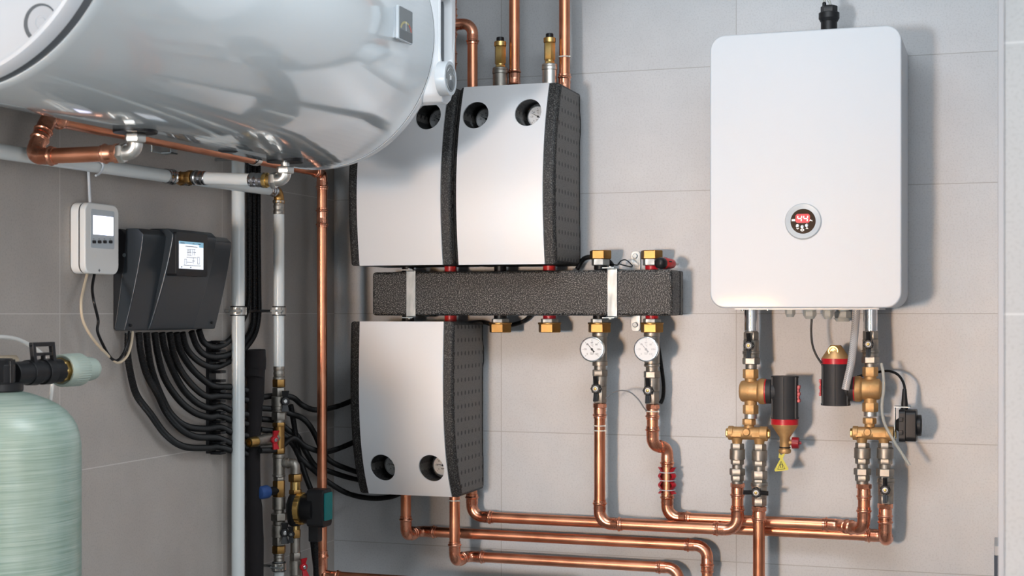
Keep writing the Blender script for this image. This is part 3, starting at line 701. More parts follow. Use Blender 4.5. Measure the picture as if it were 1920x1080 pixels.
# ---- conduits from the controller to the comb bracket
ENDS = [
 [(240, 624), (240, 670), (248, 715), (258, 744), (282, 776), (311, 815), (344, 837), (388, 840), (409, 838), (436, 845)],
 [(260, 624), (264, 660), (275, 701), (296, 740), (313, 775), (340, 805), (368, 819), (407, 821), (436, 832)],
 [(274.6, 624), (277, 650), (285, 696), (303, 744), (322, 778), (349, 799), (383, 804), (412, 801), (436, 811)],
 [(290, 624), (295, 660), (308, 708), (335, 749), (364, 773), (392, 782), (412, 780), (436, 789)],
 [(303.5, 624), (309, 655), (325, 696), (344, 730), (368, 754), (392, 765), (414, 762), (436, 771)],
 [(318, 624), (325, 662), (340, 696), (364, 726), (388, 743), (412, 742), (436, 744)],
 [(331, 624), (337, 655), (359, 690), (383, 713), (402, 724), (436, 726)],
 [(342, 624), (350, 653), (368, 674), (392, 687), (412, 686), (438, 672), (462, 650), (478, 625), (485, 590), (485, 540), (484, 440), (484, 300)],
 [(359, 622), (368, 647), (383, 664), (405, 669), (435, 662), (458, 640), (472, 615), (476, 580), (475.5, 440), (475, 300)],
 [(373, 619), (381, 640), (397, 650), (417, 647), (436, 632), (455, 600), (465, 570), (467, 530), (467, 440), (467, 300)]]
NM = ['outermost (leftmost) of the ribbed black conduits curving down from the dark controller', 'second ribbed black conduit from the left under the dark controller', 'third ribbed black conduit from the left under the dark controller',
      'fourth ribbed black conduit from the left under the dark controller', 'fifth ribbed black conduit from the left under the dark controller', 'sixth ribbed black conduit from the left under the dark controller',
      'seventh ribbed black conduit from the left under the dark controller', 'ribbed black conduit rising to the ceiling as the rightmost of three behind the white pipes', 'ribbed black conduit rising to the ceiling as the middle of three behind the white pipes',
      'ribbed black conduit rising to the ceiling as the leftmost of three behind the white pipes']
for i, (path, nm) in enumerate(zip(ENDS, NM)):
    pts = []
    for k, (px, py) in enumerate(path):
        x = .020 if i % 2 == 0 else .024
        if i < 7 and px > 395: x = .020
        if i >= 7:
            x = .022 if k < 4 else .0125
        pts.append(L(px, py, x))
    if i < 7: pts.append(L(462, path[-1][1] + 6, .018))
    else: pts.append(L(path[-1][0], 60, .0125))
    r = .0074 if i < 7 else .0070
    o = corr(pts, r).build('corrugated_conduit', MAT['hose'])
    tag(o, nm, 'conduit', 'ribbed black conduits on the left wall')
cb = thing('conduit_comb', 'black toothed bracket holding the ribbed conduits side by side on the left wall', 'bracket', L(400, 745, 0))
a = L(389, 640, .004); b = L(402, 848, .004)
MB().box((.0, a.y, b.z), (.008, b.y, a.z)).build('back_plate', MAT['black'], cb)
for (py) in (641, 658, 676, 697, 714, 733, 752, 773, 791, 811, 830, 849):
    p = L(407, py, .014); MB().box((.004, p.y - .012, p.z - .003), (.030, p.y + .012, p.z + .003)).build('tooth', MAT['black'], cb, bev=.001)
ty = L(475, 583, .0125)
MB().box((.001, L(465, 583, .012).y - .012, ty.z - .003), (.021, L(486, 583, .012).y + .012, ty.z + .003)).build('conduit_strap', MAT['black'], cb)

# ---- black fabric wrap
fw = thing('fabric_wrap', 'matte black fabric sleeve wrapped around the cables beside the tall white pipe', 'cable wrap', L(478, 1000, .03))
pts = [L(480, 664, .026), L(480, 700, .026), L(478, 760, .026), L(474, 850, .026), L(476, 950, .026), L(478, 1010, .026), L(477, 1140, .026)]
MB().sweep(catmull(pts, 6), [.021] * 6 + [.0205] * 6 + [.0175] * 6 + [.017] * 6 + [.0195] * 6 + [.0205] * 7, 24).build('sleeve', MAT['fabric'], fw)
pts = [L(479, 656, .026), L(479.5, 672, .026), L(479, 690, .026), L(477, 708, .026)]
MB().sweep(catmull(pts, 4), [.0232] * 4 + [.024] * 5 + [.0215] * 4, 24).build('flap', MAT['fabric'], fw, bev=.001)

# ---- conduits behind the valve column towards the pump groups
def mix(px, py, k=0):
    if px < 560: return L(px, py, .020 + k)
    if px > 626: return B(px, py, .030 + k)
    return L(px, py, .028 + k)
HS = [[(487, 745), (520, 742), (548, 745), (566, 759), (583, 767), (600, 768), (632, 762), (676, 745)],
      [(487, 765), (520, 768), (545, 776), (565, 783), (580, 797), (592, 818), (604, 845), (622, 866), (660, 882), (700, 893)],
      [(487, 785), (520, 790), (540, 806), (558, 818), (572, 845), (592, 874), (615, 883), (660, 897), (705, 905)],
      [(487, 805), (525, 812), (548, 832), (563, 858), (590, 883), (617, 905), (652, 925), (693, 934), (734, 931), (770, 915)],
      [(487, 845), (520, 842), (550, 822), (575, 838), (605, 847), (632, 842), (680, 822)],
      [(545, 760), (552, 800), (560, 850), (572, 890), (585, 925), (592, 960)]]
HL = ['uppermost ribbed black conduit running to the lower pump group', 'ribbed black conduit passing second lowest behind the thin copper riser', 'ribbed black conduit sagging just above the lowest one behind the copper riser',
      'lowest ribbed black conduit dipping under the lower pump group', 'second ribbed black conduit from the top ending at the middle of the lower pump group', 'ribbed black conduit dropping behind the circulation pump']
for i, (path, nm) in enumerate(zip(HS, HL)):
    k = (0, .018, .002, .020, .036, .016)[i]
    o = corr([mix(px, py, k) for px, py in path], .0070).build('corrugated_conduit', MAT['hose']); tag(o, nm, 'conduit', 'ribbed black conduits in the corner')

# ---- valve column on the left wall
def vstack(par, X, Y, rows):
    s = sc(V((X, Y, 1.5)))
    for kind, y0, y1, hw, nm, mt in rows:
        z0 = CAM.z + (HY - y1) * s; z1 = CAM.z + (HY - y0) * s
        MB().lathe((X, Y, z0), (0, 0, 1), prof(kind, z1 - z0, hw * s), 6 if kind == 'h' else 28, -.25).build(nm, MAT[mt], par)
def side_handle(par, P, n, mt, s, r0=8.5, tilt=0.0, name='handle'):
    P, n = V(P), V(n).normalized(); u = V((0, 0, 1)); w = n.cross(u); r = r0 * s
    u2 = u * math.cos(tilt) + w * math.sin(tilt); w2 = n.cross(u2)
    mb = MB().lathe(P - n * .010, n, [(0, r * .8), (.002, r * .95), (.009, r), (.012, r * .8)], 20)
    for sg in (1, -1):
        a = P + u2 * sg * r * .4 - n * .004; b = P + u2 * sg * r * 2.3 + n * .004
        mb.rings([[a + w2 * r * .45 + n * .003, a - w2 * r * .45 + n * .003, a - w2 * r * .45 - n * .003, a + w2 * r * .45 - n * .003],
                  [b + w2 * r * .85 + n * .003, b - w2 * r * .85 + n * .003, b - w2 * r * .85 - n * .003, b + w2 * r * .85 - n * .003]])
    h = mb.build(name, MAT[mt], par, bev=.0008)
    MB().lathe(P, n, [(.001, r * .5), (.004, r * .5), (.005, r * .35)], 6).build('nut', MAT['steel'], h)
    MB().lathe(P - n * .035, n, [(0, r * .5), (.030, r * .5)], 16).build('stem', MAT['nickel'], h)
# upper ball valve
bv = thing('ball_valve', 'nickel ball valve with black wing handle at the top of the left wall column', 'valve', (XV, YV, zv(750)))
vstack(bv, XV, YV, [('h', 711, 726, 12.4, 'brass_nut', 'brass_nut'), ('h', 727, 743, 12.8, 'hex_end', 'nickel'), ('c', 743, 762, 14, 'valve_body', 'nickel'), ('k', 761, 772, 13.4, 'body_ring', 'nickel'), ('h', 772.7, 787, 14.4, 'union_nut', 'nickel'), ('c', 786, 794, 9.5, 'neck', 'nickel')])
side_handle(bv, (XV + .026, YV - .018, zv(751)), (.5, -.85, 0), 'black_plastic', sV, 8.5)
# tee with drain valve
tv = thing('drain_valve', 'brass tee with red wing handle and open hose spout pointing into the room', 'valve', (XV, YV, zv(820)))
vstack(tv, XV, YV, [('h', 792, 800, 12.5, 'hex_nut', 'brass_nut'), ('c', 799, 841, 10.5, 'tee_body', 'brass_nut'), ('h', 840, 850, 12.0, 'hex_nut', 'brass_nut')])
sp0 = V((XV, YV, zv(820))); spd = V((-.25, -1, -.05)).normalized()
MB().lathe(sp0, spd, [(0, .011), (.030, .011), (.031, .014), (.05, .014), (.055, .0125), (.078, .0125)], 24).build('branch', MAT['nickel'], tv)
MB().lathe(sp0 + spd * .076, spd, [(0, .0105), (.004, .012), (.018, .0115), (.026, .0105), (.026, .0065), (.014, .0065), (.014, .0005)], 24, cap=False).build('spout', MAT['brass'], tv)
side_handle(tv, sp0 + spd * .042 + V((.024, -.004, .0)), (.85, -.5, 0), 'red', sV, 7.5, name='red_handle')
# check body with side branch
kb = thing('tee_fitting', 'smooth nickel tee with a ringed side branch turning down to the small pump', 'pipe fitting', (XV, YV, zv(870)))
vstack(kb, XV, YV, [('c', 851, 858, 12.3, 'collar', 'nickel'), ('c', 858, 890, 11.2, 'body', 'nickel'), ('c', 889, 894, 12.3, 'collar', 'nickel'), ('h', 894, 901, 11, 'hex_nut', 'nickel')])
X2, Y2 = XV + .040, YV + .006
sx = V((X2 - XV, Y2 - YV, 0)).normalized(); s2 = sc(V((X2, Y2, 1.1)))
def z2(py): return CAM.z + (HY - py) * s2
mb = MB().lathe((XV, YV, zv(868)), sx, [(0, .010), (.012, .010), (.012, .0125), (.016, .0125), (.017, .011), (.020, .011), (.021, .0128), (.025, .0128), (.026, .011), (.040, .011)], 24); mb.build('branch', MAT['nickel'], kb)
mb = MB(); path = [V((X2, Y2, zv(868))) - sx * .012]
for k in range(0, 9):
    a = PI / 2 * k / 8; path.append(V((X2, Y2, zv(868))) - sx * .011 * (1 - math.sin(a)) + V((0, 0, -.011 + .011 * math.cos(a))))
path.append(V((X2, Y2, z2(888)))); mb.sweep(path, .0115, 24); mb.build('elbow', MAT['nickel'], kb)
# filling body with blue cap
fb = thing('filling_valve', 'brass valve body with round blue cap pointing towards the camera', 'valve', (XV, YV, zv(915)))
vstack(fb, XV, YV, [('h', 901, 931, 12, 'valve_body', 'brass_nut')])
bd = V((-.30, -1, .0)).normalized()
MB().lathe((XV, YV, zv(919)), bd, [(0, .010), (.034, .010), (.034, .012), (.040, .012)], 24).build('cap_neck', MAT['black_plastic'], fb)
MB().lathe(V((XV, YV, zv(919))) + bd * .038, bd, [(0, .0150), (.003, .0160), (.022, .0155), (.027, .0135), (.029, .008)], 18).build('blue_cap', MAT['blue'], fb)
# check valve + lower ball valve
cv = thing('check_valve', 'nickel check valve below the blue cap on the left wall column', 'valve', (XV, YV, zv(945)))
vstack(cv, XV, YV, [('c', 931, 955, 12.4, 'valve_body', 'nickel'), ('c', 955, 963, 9.8, 'neck', 'nickel')])
lv = thing('ball_valve', 'nickel ball valve at the bottom of the left wall column next to the fabric wrap', 'valve', (XV, YV, zv(1000)))
vstack(lv, XV, YV, [('h', 962, 976, 15.4, 'union_nut', 'nickel'), ('c', 976, 984, 12, 'valve_neck', 'nickel'), ('c', 984, 1007, 13.6, 'valve_body', 'nickel'), ('h', 1006, 1022, 12.9, 'hex_end', 'nickel'), ('h', 1023, 1037, 13.2, 'brass_nut', 'brass_nut')])
side_handle(lv, (XV + .026, YV - .020, zv(996)), (.5, -.85, 0), 'black_plastic', sV, 8.5)
lp = thing('white_pipe_stub', 'white plastic pipe leaving the bottom of the left valve column', 'water pipe', (XV, YV, zv(1100)))
sleeve(lp, V((XV, YV, zv(1053))), (0, 0, 1), .0125, zv(1037) - zv(1053), 'nickel')
MB().lathe((XV, YV, .02), (0, 0, 1), [(0, .0126), (zv(1050) - .02, .0126)], 28).build('pipe', MAT['pipe_white'], lp)
# circulation pump column
cp = thing('circulation_pump', 'small black circulation pump with brass union ring and teal label', 'pump', (X2, Y2, z2(950)))
vstack(cp, X2, Y2, [('h', 889, 903, 13.5, 'union_nut', 'brass_nut'), ('c', 902, 919, 9.6, 'neck', 'brass'), ('h', 918, 926, 12.5, 'brass_collar', 'brass_nut')])
MB().lathe((X2, Y2, z2(985)), (0, 0, 1), [(0, .014), (.008, .018), (.030, .022), (.050, .022), (.066, .017), (.074, .013)], 24).build('volute', MAT['black_plastic'], cp, bev=.001)
mb = MB().lathe((X2 + .006, Y2, z2(953)), (1, 0, 0), [(0, .030), (.004, .037), (.016, .037), (.018, .034)], 40)
for k in range(24):
    a = 2 * PI * k / 24; c = V((X2 + .010, Y2 + .037 * math.cos(a), z2(953) + .037 * math.sin(a))); mb.lathe(c, (1, 0, 0), [(0, .0012), (.011, .0012)], 6)
mb.build('ring_nut', MAT['brass'], cp)
MB().lathe((X2 + .024, Y2, z2(952)), (1, 0, 0), [(0, .034), (.004, .036), (.032, .036), (.034, .030)], 40).build('motor', MAT['black'], cp)
mh = MB().prism([(a, b) for a, b in rrect(.050, .088, .010)], (X2 + .042, Y2 - .004, z2(949)), (0, 1, 0), (0, 0, 1), (1, 0, 0), .044).build('motor_housing', MAT['black_plastic'], cp, bev=.004)
MB().prism(rrect(.040, .064, .003), (X2 + .0862, Y2 - .004, z2(946)), (0, 1, 0), (0, 0, 1), (1, 0, 0), .0022).build('label_plate', MAT['teal'], mh)
MB().box((X2 + .040, Y2 - .014, z2(1013)), (X2 + .066, Y2 + .010, z2(980))).build('plug', MAT['black_plastic'], cp, bev=.003)
o = corr([V((X2 + .053, Y2 - .002, z2(1012))), V((X2 + .054, Y2 - .002, z2(1040))), V((X2 + .054, Y2, z2(1110)))], .0068).build('corrugated_conduit', MAT['hose']); tag(o, 'ribbed black conduit hanging from the circulation pump plug', 'conduit')
o = corr([V((X2 + .030, Y2 + .026, z2(975))), V((X2 + .032, Y2 + .024, z2(1010))), V((X2 + .040, Y2 + .024, z2(1060))), V((X2 + .046, Y2 + .03, z2(1110)))], .0065).build('corrugated_conduit', MAT['hose']); tag(o, 'ribbed black conduit dropping just behind the pump plug', 'conduit')
pv = thing('ball_valve', 'nickel ball valve with red wing handle below the circulation pump', 'valve', (X2, Y2, z2(1050)))
vstack(pv, X2, Y2, [('c', 985, 994, 8.5, 'neck', 'brass'), ('h', 993, 1008, 10.5, 'union_nut', 'brass_nut'), ('c', 1008, 1036, 9.3, 'neck', 'nickel'), ('h', 1036, 1050, 11.2, 'hex_end', 'nickel'), ('c', 1050, 1078, 11, 'valve_body', 'nickel'), ('h', 1078, 1092, 11.2, 'hex_end', 'nickel')])
side_handle(pv, (X2 + .028, Y2 - .010, z2(1061)), (.8, -.6, 0), 'red', s2, 7.5, tilt=.12, name='red_handle')
pv2 = thing('isolating_valve', 'short brass valve with black wing handle directly under the pump volute', 'valve', (X2, Y2, z2(990)))
side_handle(pv2, (X2 + .006, Y2 - .034, z2(998)), (.3, -.95, 0), 'black_plastic', s2, 6.5)
tag(MB().lathe((X2, Y2, .02), (0, 0, 1), [(0, .010), (z2(1090) - .02, .010)], 24).build('steel_pipe', MAT['nickel']), 'steel pipe under the red-handled valve', 'pipe')

# ================================================================== FIBREGLASS TANK (front left)
FX, FY = .186, -1.60
sf = sc(V((FX, FY, 1.4)))
def zf(py): return CAM.z + (HY - py) * sf
ft = thing('filter_tank', 'pale green fibreglass water filter tank standing at the front left', 'filter tank', (FX, FY, .05))
R_ = .1265
MB().lathe((FX, FY, 0), (0, 0, 1), [(.04, R_ * .6), (.06, R_ * .9), (.10, R_), (zf(850), R_), (zf(832), R_ * .995), (zf(815), R_ * .975), (zf(800), R_ * .945), (zf(786), R_ * .895), (zf(772), R_ * .82), (zf(760), R_ * .72), (zf(750), R_ * .60), (zf(743), R_ * .48), (zf(737), R_ * .36), (zf(733), R_ * .25), (zf(732), .01)], 96).build('vessel', MAT['frp'], ft, sharp=50)
MB().lathe((FX, FY, 0), (0, 0, 1), [(.0, .12), (.02, .135), (.09, .135), (.09, .10)], 48).build('foot', MAT['black_plastic'], ft)
MB().lathe((FX, FY, zf(734)), (0, 0, 1), [(0, .0375), (.002, .039), (.012, .039), (.0135, .037)], 48).build('collar', MAT['black_plastic'], ft)
hb = MB().lathe((FX, FY, zf(720)), (0, 0, 1), [(0, .026), (.030, .026), (.032, .023), (.040, .023)], 32)
hb.box((FX - .022, FY - .05, zf(716)), (FX + .022, FY + .016, zf(674)))
for a in range(6):
    q = V((FX + .024 * math.cos(a * PI / 3), FY + .024 * math.sin(a * PI / 3), 0)); hb.box((q.x - .003, q.y - .003, zf(720)), (q.x + .003, q.y + .003, zf(676)))
hb.build('valve_head', MAT['black_plastic'], ft, bev=.0012)
axz = zf(702); AX = FX + .002
def yat(px): return L(px, 700, AX).y
def seg(name, a, b, r0, r1, mt, n=40, par=ft): 
    y0, y1 = yat(a), yat(b); return MB().lathe((AX, y0, axz), (0, 1, 0), [(0, r0 * .96), (.001, r0), (y1 - y0 - .001, r1), (y1 - y0, r1 * .96)], n).build(name, MAT[mt], par)
seg('outlet_pipe', 22, 52, .0185, .0190, 'black_plastic'); seg('outlet_ring', 50, 66, .0205, .0215, 'black_plastic'); seg('outlet_pipe', 64, 80, .0185, .0185, 'black_plastic')
seg('outlet_ring', 78, 93, .0212, .0215, 'black_plastic'); seg('outlet_pipe', 91, 110, .0190, .0200, 'black_plastic')
# retaining clip
y0, y1 = yat(52), yat(94); mb = MB(); zt1, zt0 = zf(648), axz + .010
for yy in (y0 + .004, y1 - .004): mb.obar((AX + .010, yy, zt0), (AX + .006, yy, zt1), V((0, .004, 0)), V((.004, 0, 0)))
mb.obar((AX + .006, y0, zt1), (AX + .006, y1, zt1), V((.004, 0, 0)), V((0, 0, .0035))); mb.obar((AX + .008, y0 + .005, zf(667)), (AX + .008, y1 - .005, zf(667)), V((.003, 0, 0)), V((0, 0, .0025)))
mb.obar((AX + .008, (y0 + y1) / 2, zf(678)), (AX + .008, (y0 + y1) / 2, zf(666)), V((0, .003, 0)), V((.003, 0, 0)))
mb.build('retaining_clip', MAT['black_plastic'], ft, bev=.001)
un = thing('union_coupling', 'pale green ribbed plastic union with rounded cap on the filter tank outlet', 'pipe fitting', (AX, yat(140), axz))
seg('brass_insert', 108, 118, .0210, .0215, 'brass', 8, un)
ya, yb = yat(114), yat(150)
mb = MB().lathe((AX, ya, axz), (0, 1, 0), [(.004, .0215), (.0004, .0235), (0, .0258), (.003, .0274), (yb - ya - .004, .0268), (yb - ya, .0245)], 56)
for k in range(40):
    a = 2 * PI * k / 40; c = V((AX + .0262 * math.cos(a), ya + .014, axz + .0266 * math.sin(a))); mb.lathe(c, (0, 1, 0), [(0, .0013), (yb - ya - .018, .0013)], 6)
mb.build('union_nut', MAT['union_green'], un)
yb2 = yat(180)
MB().lathe((AX, yb - .002, axz), (0, 1, 0), [(0, .0205), (yb2 - yb - .018, .0205), (yb2 - yb - .010, .0190), (yb2 - yb - .004, .0155), (yb2 - yb, .009), (yb2 - yb + .001, .001)], 40).build('cap', MAT['union_green'], un, sharp=60)
tag(cable([L(-25, 634, .10), L(5, 632, .10), L(35, 637, .10), L(60, 650, .10), L(80, 666, .10), L(94, 692, .10), L(98, 718, .10), L(95, 745, .10), L(90, 790, .10)], .0036).build('hose', MAT['hose_white']), 'thin white hose arching behind the filter tank valve', 'hose')
a = L(-30, 677, .07); b = L(30, 675, .07)
tag(MB().lathe(a, b - a, [(0, .0085), ((b - a).length - .003, .0085), ((b - a).length, .0065)], 20).build('beige_pipe', MAT['beige']), 'short cream pipe end behind the filter tank head', 'pipe')
# ================================================================== PUMP GROUPS
def dial(par, P, r, n=(0, -1, 0), faded=False, depth=.03, name='thermometer', hand_a=140, scale=1.0):
    """round thermometer; P = centre of its glass, n = viewing normal"""
    P, n = V(P), V(n).normalized(); W = V((0, 0, 1)); U = W.cross(n).normalized() * 1.0
    t = MB().lathe(P - n * depth, n, [(0, r * .96), (depth - .006, r * .96), (depth - .005, r), (depth - .0005, r), (depth, r * .975), (depth, r * .90), (depth - .002, r * .885), (depth - .002, r * .001)], 48).build(name, MAT['chrome'], par)
    MB().lathe(P - n * .0019, n, [(0, r * .885), (.0003, r * .885), (.0003, r * .001)], 48).build('dial_face', MAT['dial_white'], t)
    ik = 'faded_ink' if faded else 'ink'
    mb = MB(); O = P - n * .0014
    for k, lb in enumerate(('0', '20', '40', '60', '80', '100', '120')):
        a = math.radians(225 - 45 * k); dv = U * math.cos(a) + W * math.sin(a); tv_ = n.cross(dv)
        mb.obar(O + dv * r * .78, O + dv * r * .68, tv_ * r * .012, n * .0001)
        text(mb, lb, O + dv * r * .54, U, W, n, r * .20, .0001)
    text(mb, '°C', O + W * r * .30 + U * r * .02, U, W, n, r * .20, .0001)
    mb.obar(O + W * -r * .30 - U * r * .16, O + W * -r * .30 + U * r * .16, W * r * .02, n * .0001)
    mb.obar(O + W * -r * .40 - U * r * .12, O + W * -r * .40 + U * r * .12, W * r * .012, n * .0001)
    mb.build('dial_markings', MAT[ik], t)
    a = math.radians(hand_a); dv = U * math.cos(a) + W * math.sin(a); tv_ = n.cross(dv); O = P - n * .0010
    mb = MB().rings([[O + dv * r * .66 + tv_ * r * .012 * k for k in (1, -1)], [O + tv_ * r * .035 * k for k in (1, -1)], [O - dv * r * .30 + tv_ * r * .07 * k for k in (1, -1)]], close=False, cap=False)
    mb.lathe(O - n * .0002, n, [(0, r * .10), (.0006, r * .09)], 20); mb.build('hand', MAT['faded_ink' if faded else 'ink'], t)
    return t

def pump_group(x0, x1, p0, p1, prof_pts, zt, zb, holes, label, upside=False):
    """x0..x1 shell, p0..p1 panel; prof_pts = (s from top 0..1, depth of the front)"""
    t = thing('pump_group', label, 'pump group', ((x0 + x1) / 2, -.02, zb), 'insulated pump groups')
    def dep(s):
        for (a, da), (b, db) in zip(prof_pts, prof_pts[1:]):
            if s <= b: return da, db, (s - a) / (b - a), a, b
        return prof_pts[-1][1], prof_pts[-1][1], 0, 0, 1
    def D(s):      # smooth interpolation (Lagrange through the samples)
        tot = 0
        for i, (a, da) in enumerate(prof_pts):
            q = da
            for j, (b, _) in enumerate(prof_pts):
                if i != j: q *= (s - b) / (a - b)
            tot += q
        return tot
    N_ = 20; H = zt - zb
    front = [(D(k / N_) - .0035, zt - H * k / N_) for k in range(N_ + 1)]
    ff = [(a, b) for a, b in front]
    # shell: front outline, rounded over at top and bottom, straight back
    poly = [(.022, zt - .001)] + ff + [(.022, zb + .001)]
    sh = MB().prism(poly, (x0, 0, 0), (0, -1, 0), (0, 0, 1), (1, 0, 0), x1 - x0).build('foam_shell', MAT['foam_shell'], t)
    me = sh.data; bm = bmesh.new(); bm.from_mesh(me)
    es = [e for e in bm.edges if len(e.link_faces) == 2 and e.calc_face_angle(0) > math.radians(50) and abs(e.verts[0].co.x - e.verts[1].co.x) < .001]
    bmesh.ops.bevel(bm, geom=es, offset=.012, segments=5, affect='EDGES', profile=.5, clamp_overlap=True); bm.to_mesh(me); bm.free()
    me.shade_smooth(); me.set_sharp_from_angle(angle=math.radians(40))
    # sheet metal front
    R = []
    for a, b in front: R.append([V((p0, -a - .0045, b)), V((p1, -a - .0045, b)), V((p1, -a + .001, b)), V((p0, -a + .001, b))])
    pn = MB().rings(R).build('front_panel', MAT['panel'], t, sharp=30)
    for hx, hz in holes:
        s = (zt - hz) / H; d = D(s)
        cyl = lambda r, a, b: MB().lathe((hx, -a, hz), (0, 1, 0), [(0, r), (a - b, r)], 48)
        cut(pn, cyl(.0330, .32, .12)); cut(sh, cyl(.0332, .32, .135))
        dial(t, (hx + .0005, -.150, hz), .0265, hand_a=150 if not upside else 172, depth=.016)
    # seam of the rear half shell, seen on the flank
    X = x1 + .0002; mb = MB(); yb_ = -.040
    pth = [V((X, yb_, zt - .012)), V((X, yb_, zt - H * .10)), V((X, yb_ + .010, zt - H * .16)), V((X, yb_ + .010, zt - H * .24)), V((X, yb_, zt - H * .29)), V((X, yb_, zb + H * .25)), V((X, yb_ + .006, zb + H * .19)), V((X, yb_ + .006, zb + .012))]
    mb.sweep(pth, .0011, 6); mb.build('shell_seam', MAT['black'], sh)
    return t
zt = B(1031.5, 155, .197).z; zb = B(1021.7, 495, .234).z
PU = [(0, .197), (.27, .2345), (.52, .2495), (.78, .247), (1, .234)]
GX = .686
def hz(px, py, d=.222): p = B(px, py, d); return (p.x, p.z)
pump_group(.4285, GX, .441, .657, PU, zt, zb, [hz(892, 216), hz(990.5, 211)], 'upper right insulated pump group with white curved front and two thermometers')
zt1 = zt; zb1 = B(740, 497.5, .234).z
pump_group(.153, .4265, .181, .400, PU, zt1, zb1, [hz(704, 224), hz(803, 218)], 'upper left insulated pump group partly hidden behind the white tank')
zt3 = B(832, 603, .244).z; zb3 = B(849, 932, .190).z
PL = [(0, .244), (.25, .2485), (.5, .247), (.72, .2345), (1, .190)]
pump_group(.157, .431, .186, .406, PL, zt3, zb3, [hz(717, 877), hz(809, 878)], 'lower insulated pump group hanging under the black manifold with thermometers at its bottom', True)

# ================================================================== MANIFOLD
mx0, mx1, mz0, mz1 = .176, .944, B(1260, 592, .15).z, B(1260, 505, .15).z
mf = thing('manifold', 'long black foam-insulated distribution manifold across the middle of the back wall', 'manifold', ((mx0 + mx1) / 2, -.03, mz0))
MB().box((mx0, -.150, mz0), (mx1, -.060, mz1)).build('insulation_front', MAT['foam'], mf, bev=.008, seg=4)
MB().box((mx0 + .002, -.061, mz0 + .001), (mx1 + .001, -.030, mz1 - .001)).build('insulation_back', MAT['foam_shell'], mf, bev=.003)
sx_ = B(959, 550, .15).x; sx2 = B(976, 550, .15).x
mb = MB(); zmid = (mz0 + mz1) / 2
mb.box((sx2 - .0005, -.1505, zmid), (sx2 + .0005, -.149, mz1 - .006)); mb.box((sx_ - .0005, -.1505, mz0 + .006), (sx_ + .0005, -.149, zmid)); mb.box((sx_ - .0005, -.1505, zmid - .0005), (sx2 + .0005, -.149, zmid + .0005))
mb.build('insulation_seam', MAT['black'], mf)
NZ = .088
for xa, xb, lab in ((762, 779, 'left'), (1139, 1157, 'right')):
    a, b = B(xa, 550, .153).x, B(xb, 550, .153).x
    t = thing('mounting_strap', 'zinc strap clamping the %s end of the black manifold' % lab, 'bracket', ((a + b) / 2, -.153, mz0), 'manifold straps')
    del t['group']
    mb = MB(); mb.box((a, -.1535, mz0 - .004), (b, -.1512, mz1 + .004)); mb.build('strap', MAT['zinc'], t, bev=.0006)
    for z, sg in ((mz1, 1), (mz0, -1)):
        mb = MB(); mb.box((a, -.1535, z + sg * .001), (b, -.020, z + sg * .0035)); mb.box((a - .012, -.158, z + sg * .0036), (b - .006, -.120, z + sg * .0062)); mb.build('flange', MAT['zinc'], t, bev=.0004)
        MB().lathe(((a + b) / 2 - .006, -.145, z + sg * .006), (0, 0, sg), [(0, .0055), (.003, .0055)], 6).build('bolt', MAT['zinc'], t)
        MB().lathe(((a + b) / 2 - .006, -.145, z - sg * .004), (0, 0, -sg), [(-.006, .0045), (.004, .0045)], 6).build('bolt', MAT['steel'], t)
# wall bracket behind the manifold
a, b = B(1183, 550, .012), B(1200, 550, .012)
wb = thing('wall_bracket', 'zinc wall bracket sticking out above and below the right end of the manifold', 'bracket', ((a.x + b.x) / 2, 0, 1.55))
xc = (a.x + b.x) / 2; zt_, zb_ = B(1191, 471, .012).z, B(1191, 621, .012).z
MB().prism(rrect(b.x - a.x, zt_ - zb_, .008), (xc, -.001, (zt_ + zb_) / 2), (1, 0, 0), (0, 0, 1), (0, -1, 0), .010).build('plate', MAT['zinc'], wb, bev=.0008)
for py in (480, 609):
    p = B(1190, py, .018); MB().lathe((xc, -.010, p.z), (0, -1, 0), [(0, .0085), (.0012, .0085), (.0014, .006), (.007, .006), (.008, .005)], 16).build('screw', MAT['zinc'], wb)
# nozzles and fittings
def nozzle(px, top, red, label, brass=True):
    s = sc(B(px, 550, NZ)); P = B(px, 550, NZ)
    t = thing('union_fitting', label, 'pipe fitting', (P.x, P.y, mz1 if top else mz0))
    if top: rows = [('c', 496, 506, 12.3, 'sealing_ring', 'red' if red else 'black'), ('h', 485, 498, 17.3, 'hex_adapter', 'zinc'), ('h', 469.5, 486, 20.8, 'brass_nut', 'brass_nut')]
    else: rows = [('c', 590, 598, 12.3, 'sealing_ring', 'red' if red else 'black'), ('h', 597.5, 606, 17.2, 'hex_adapter', 'zinc'), ('c', 604.5, 608, 22.0, 'nut_flange', 'brass_nut'), ('h', 607, 623.5, 21.4, 'brass_nut', 'brass_nut')]
    stack(t, px, NZ, rows); return t
nozzle(1126, True, False, 'brass union nut with black seal on top of the manifold beside the zinc strap')
nozzle(1222, True, True, 'brass union nut with red seal on top of the manifold beside the screwdriver handle')
nozzle(938, False, False, 'open brass union nut with black seal under the manifold, right of the lower pump group')
nozzle(1030.5, False, True, 'open brass union nut with red seal under the middle of the manifold')
nozzle(1124, False, False, 'brass union nut with black seal above the left thermometer valve')
nozzle(1222.5, False, True, 'brass union nut with red seal above the right thermometer valve')
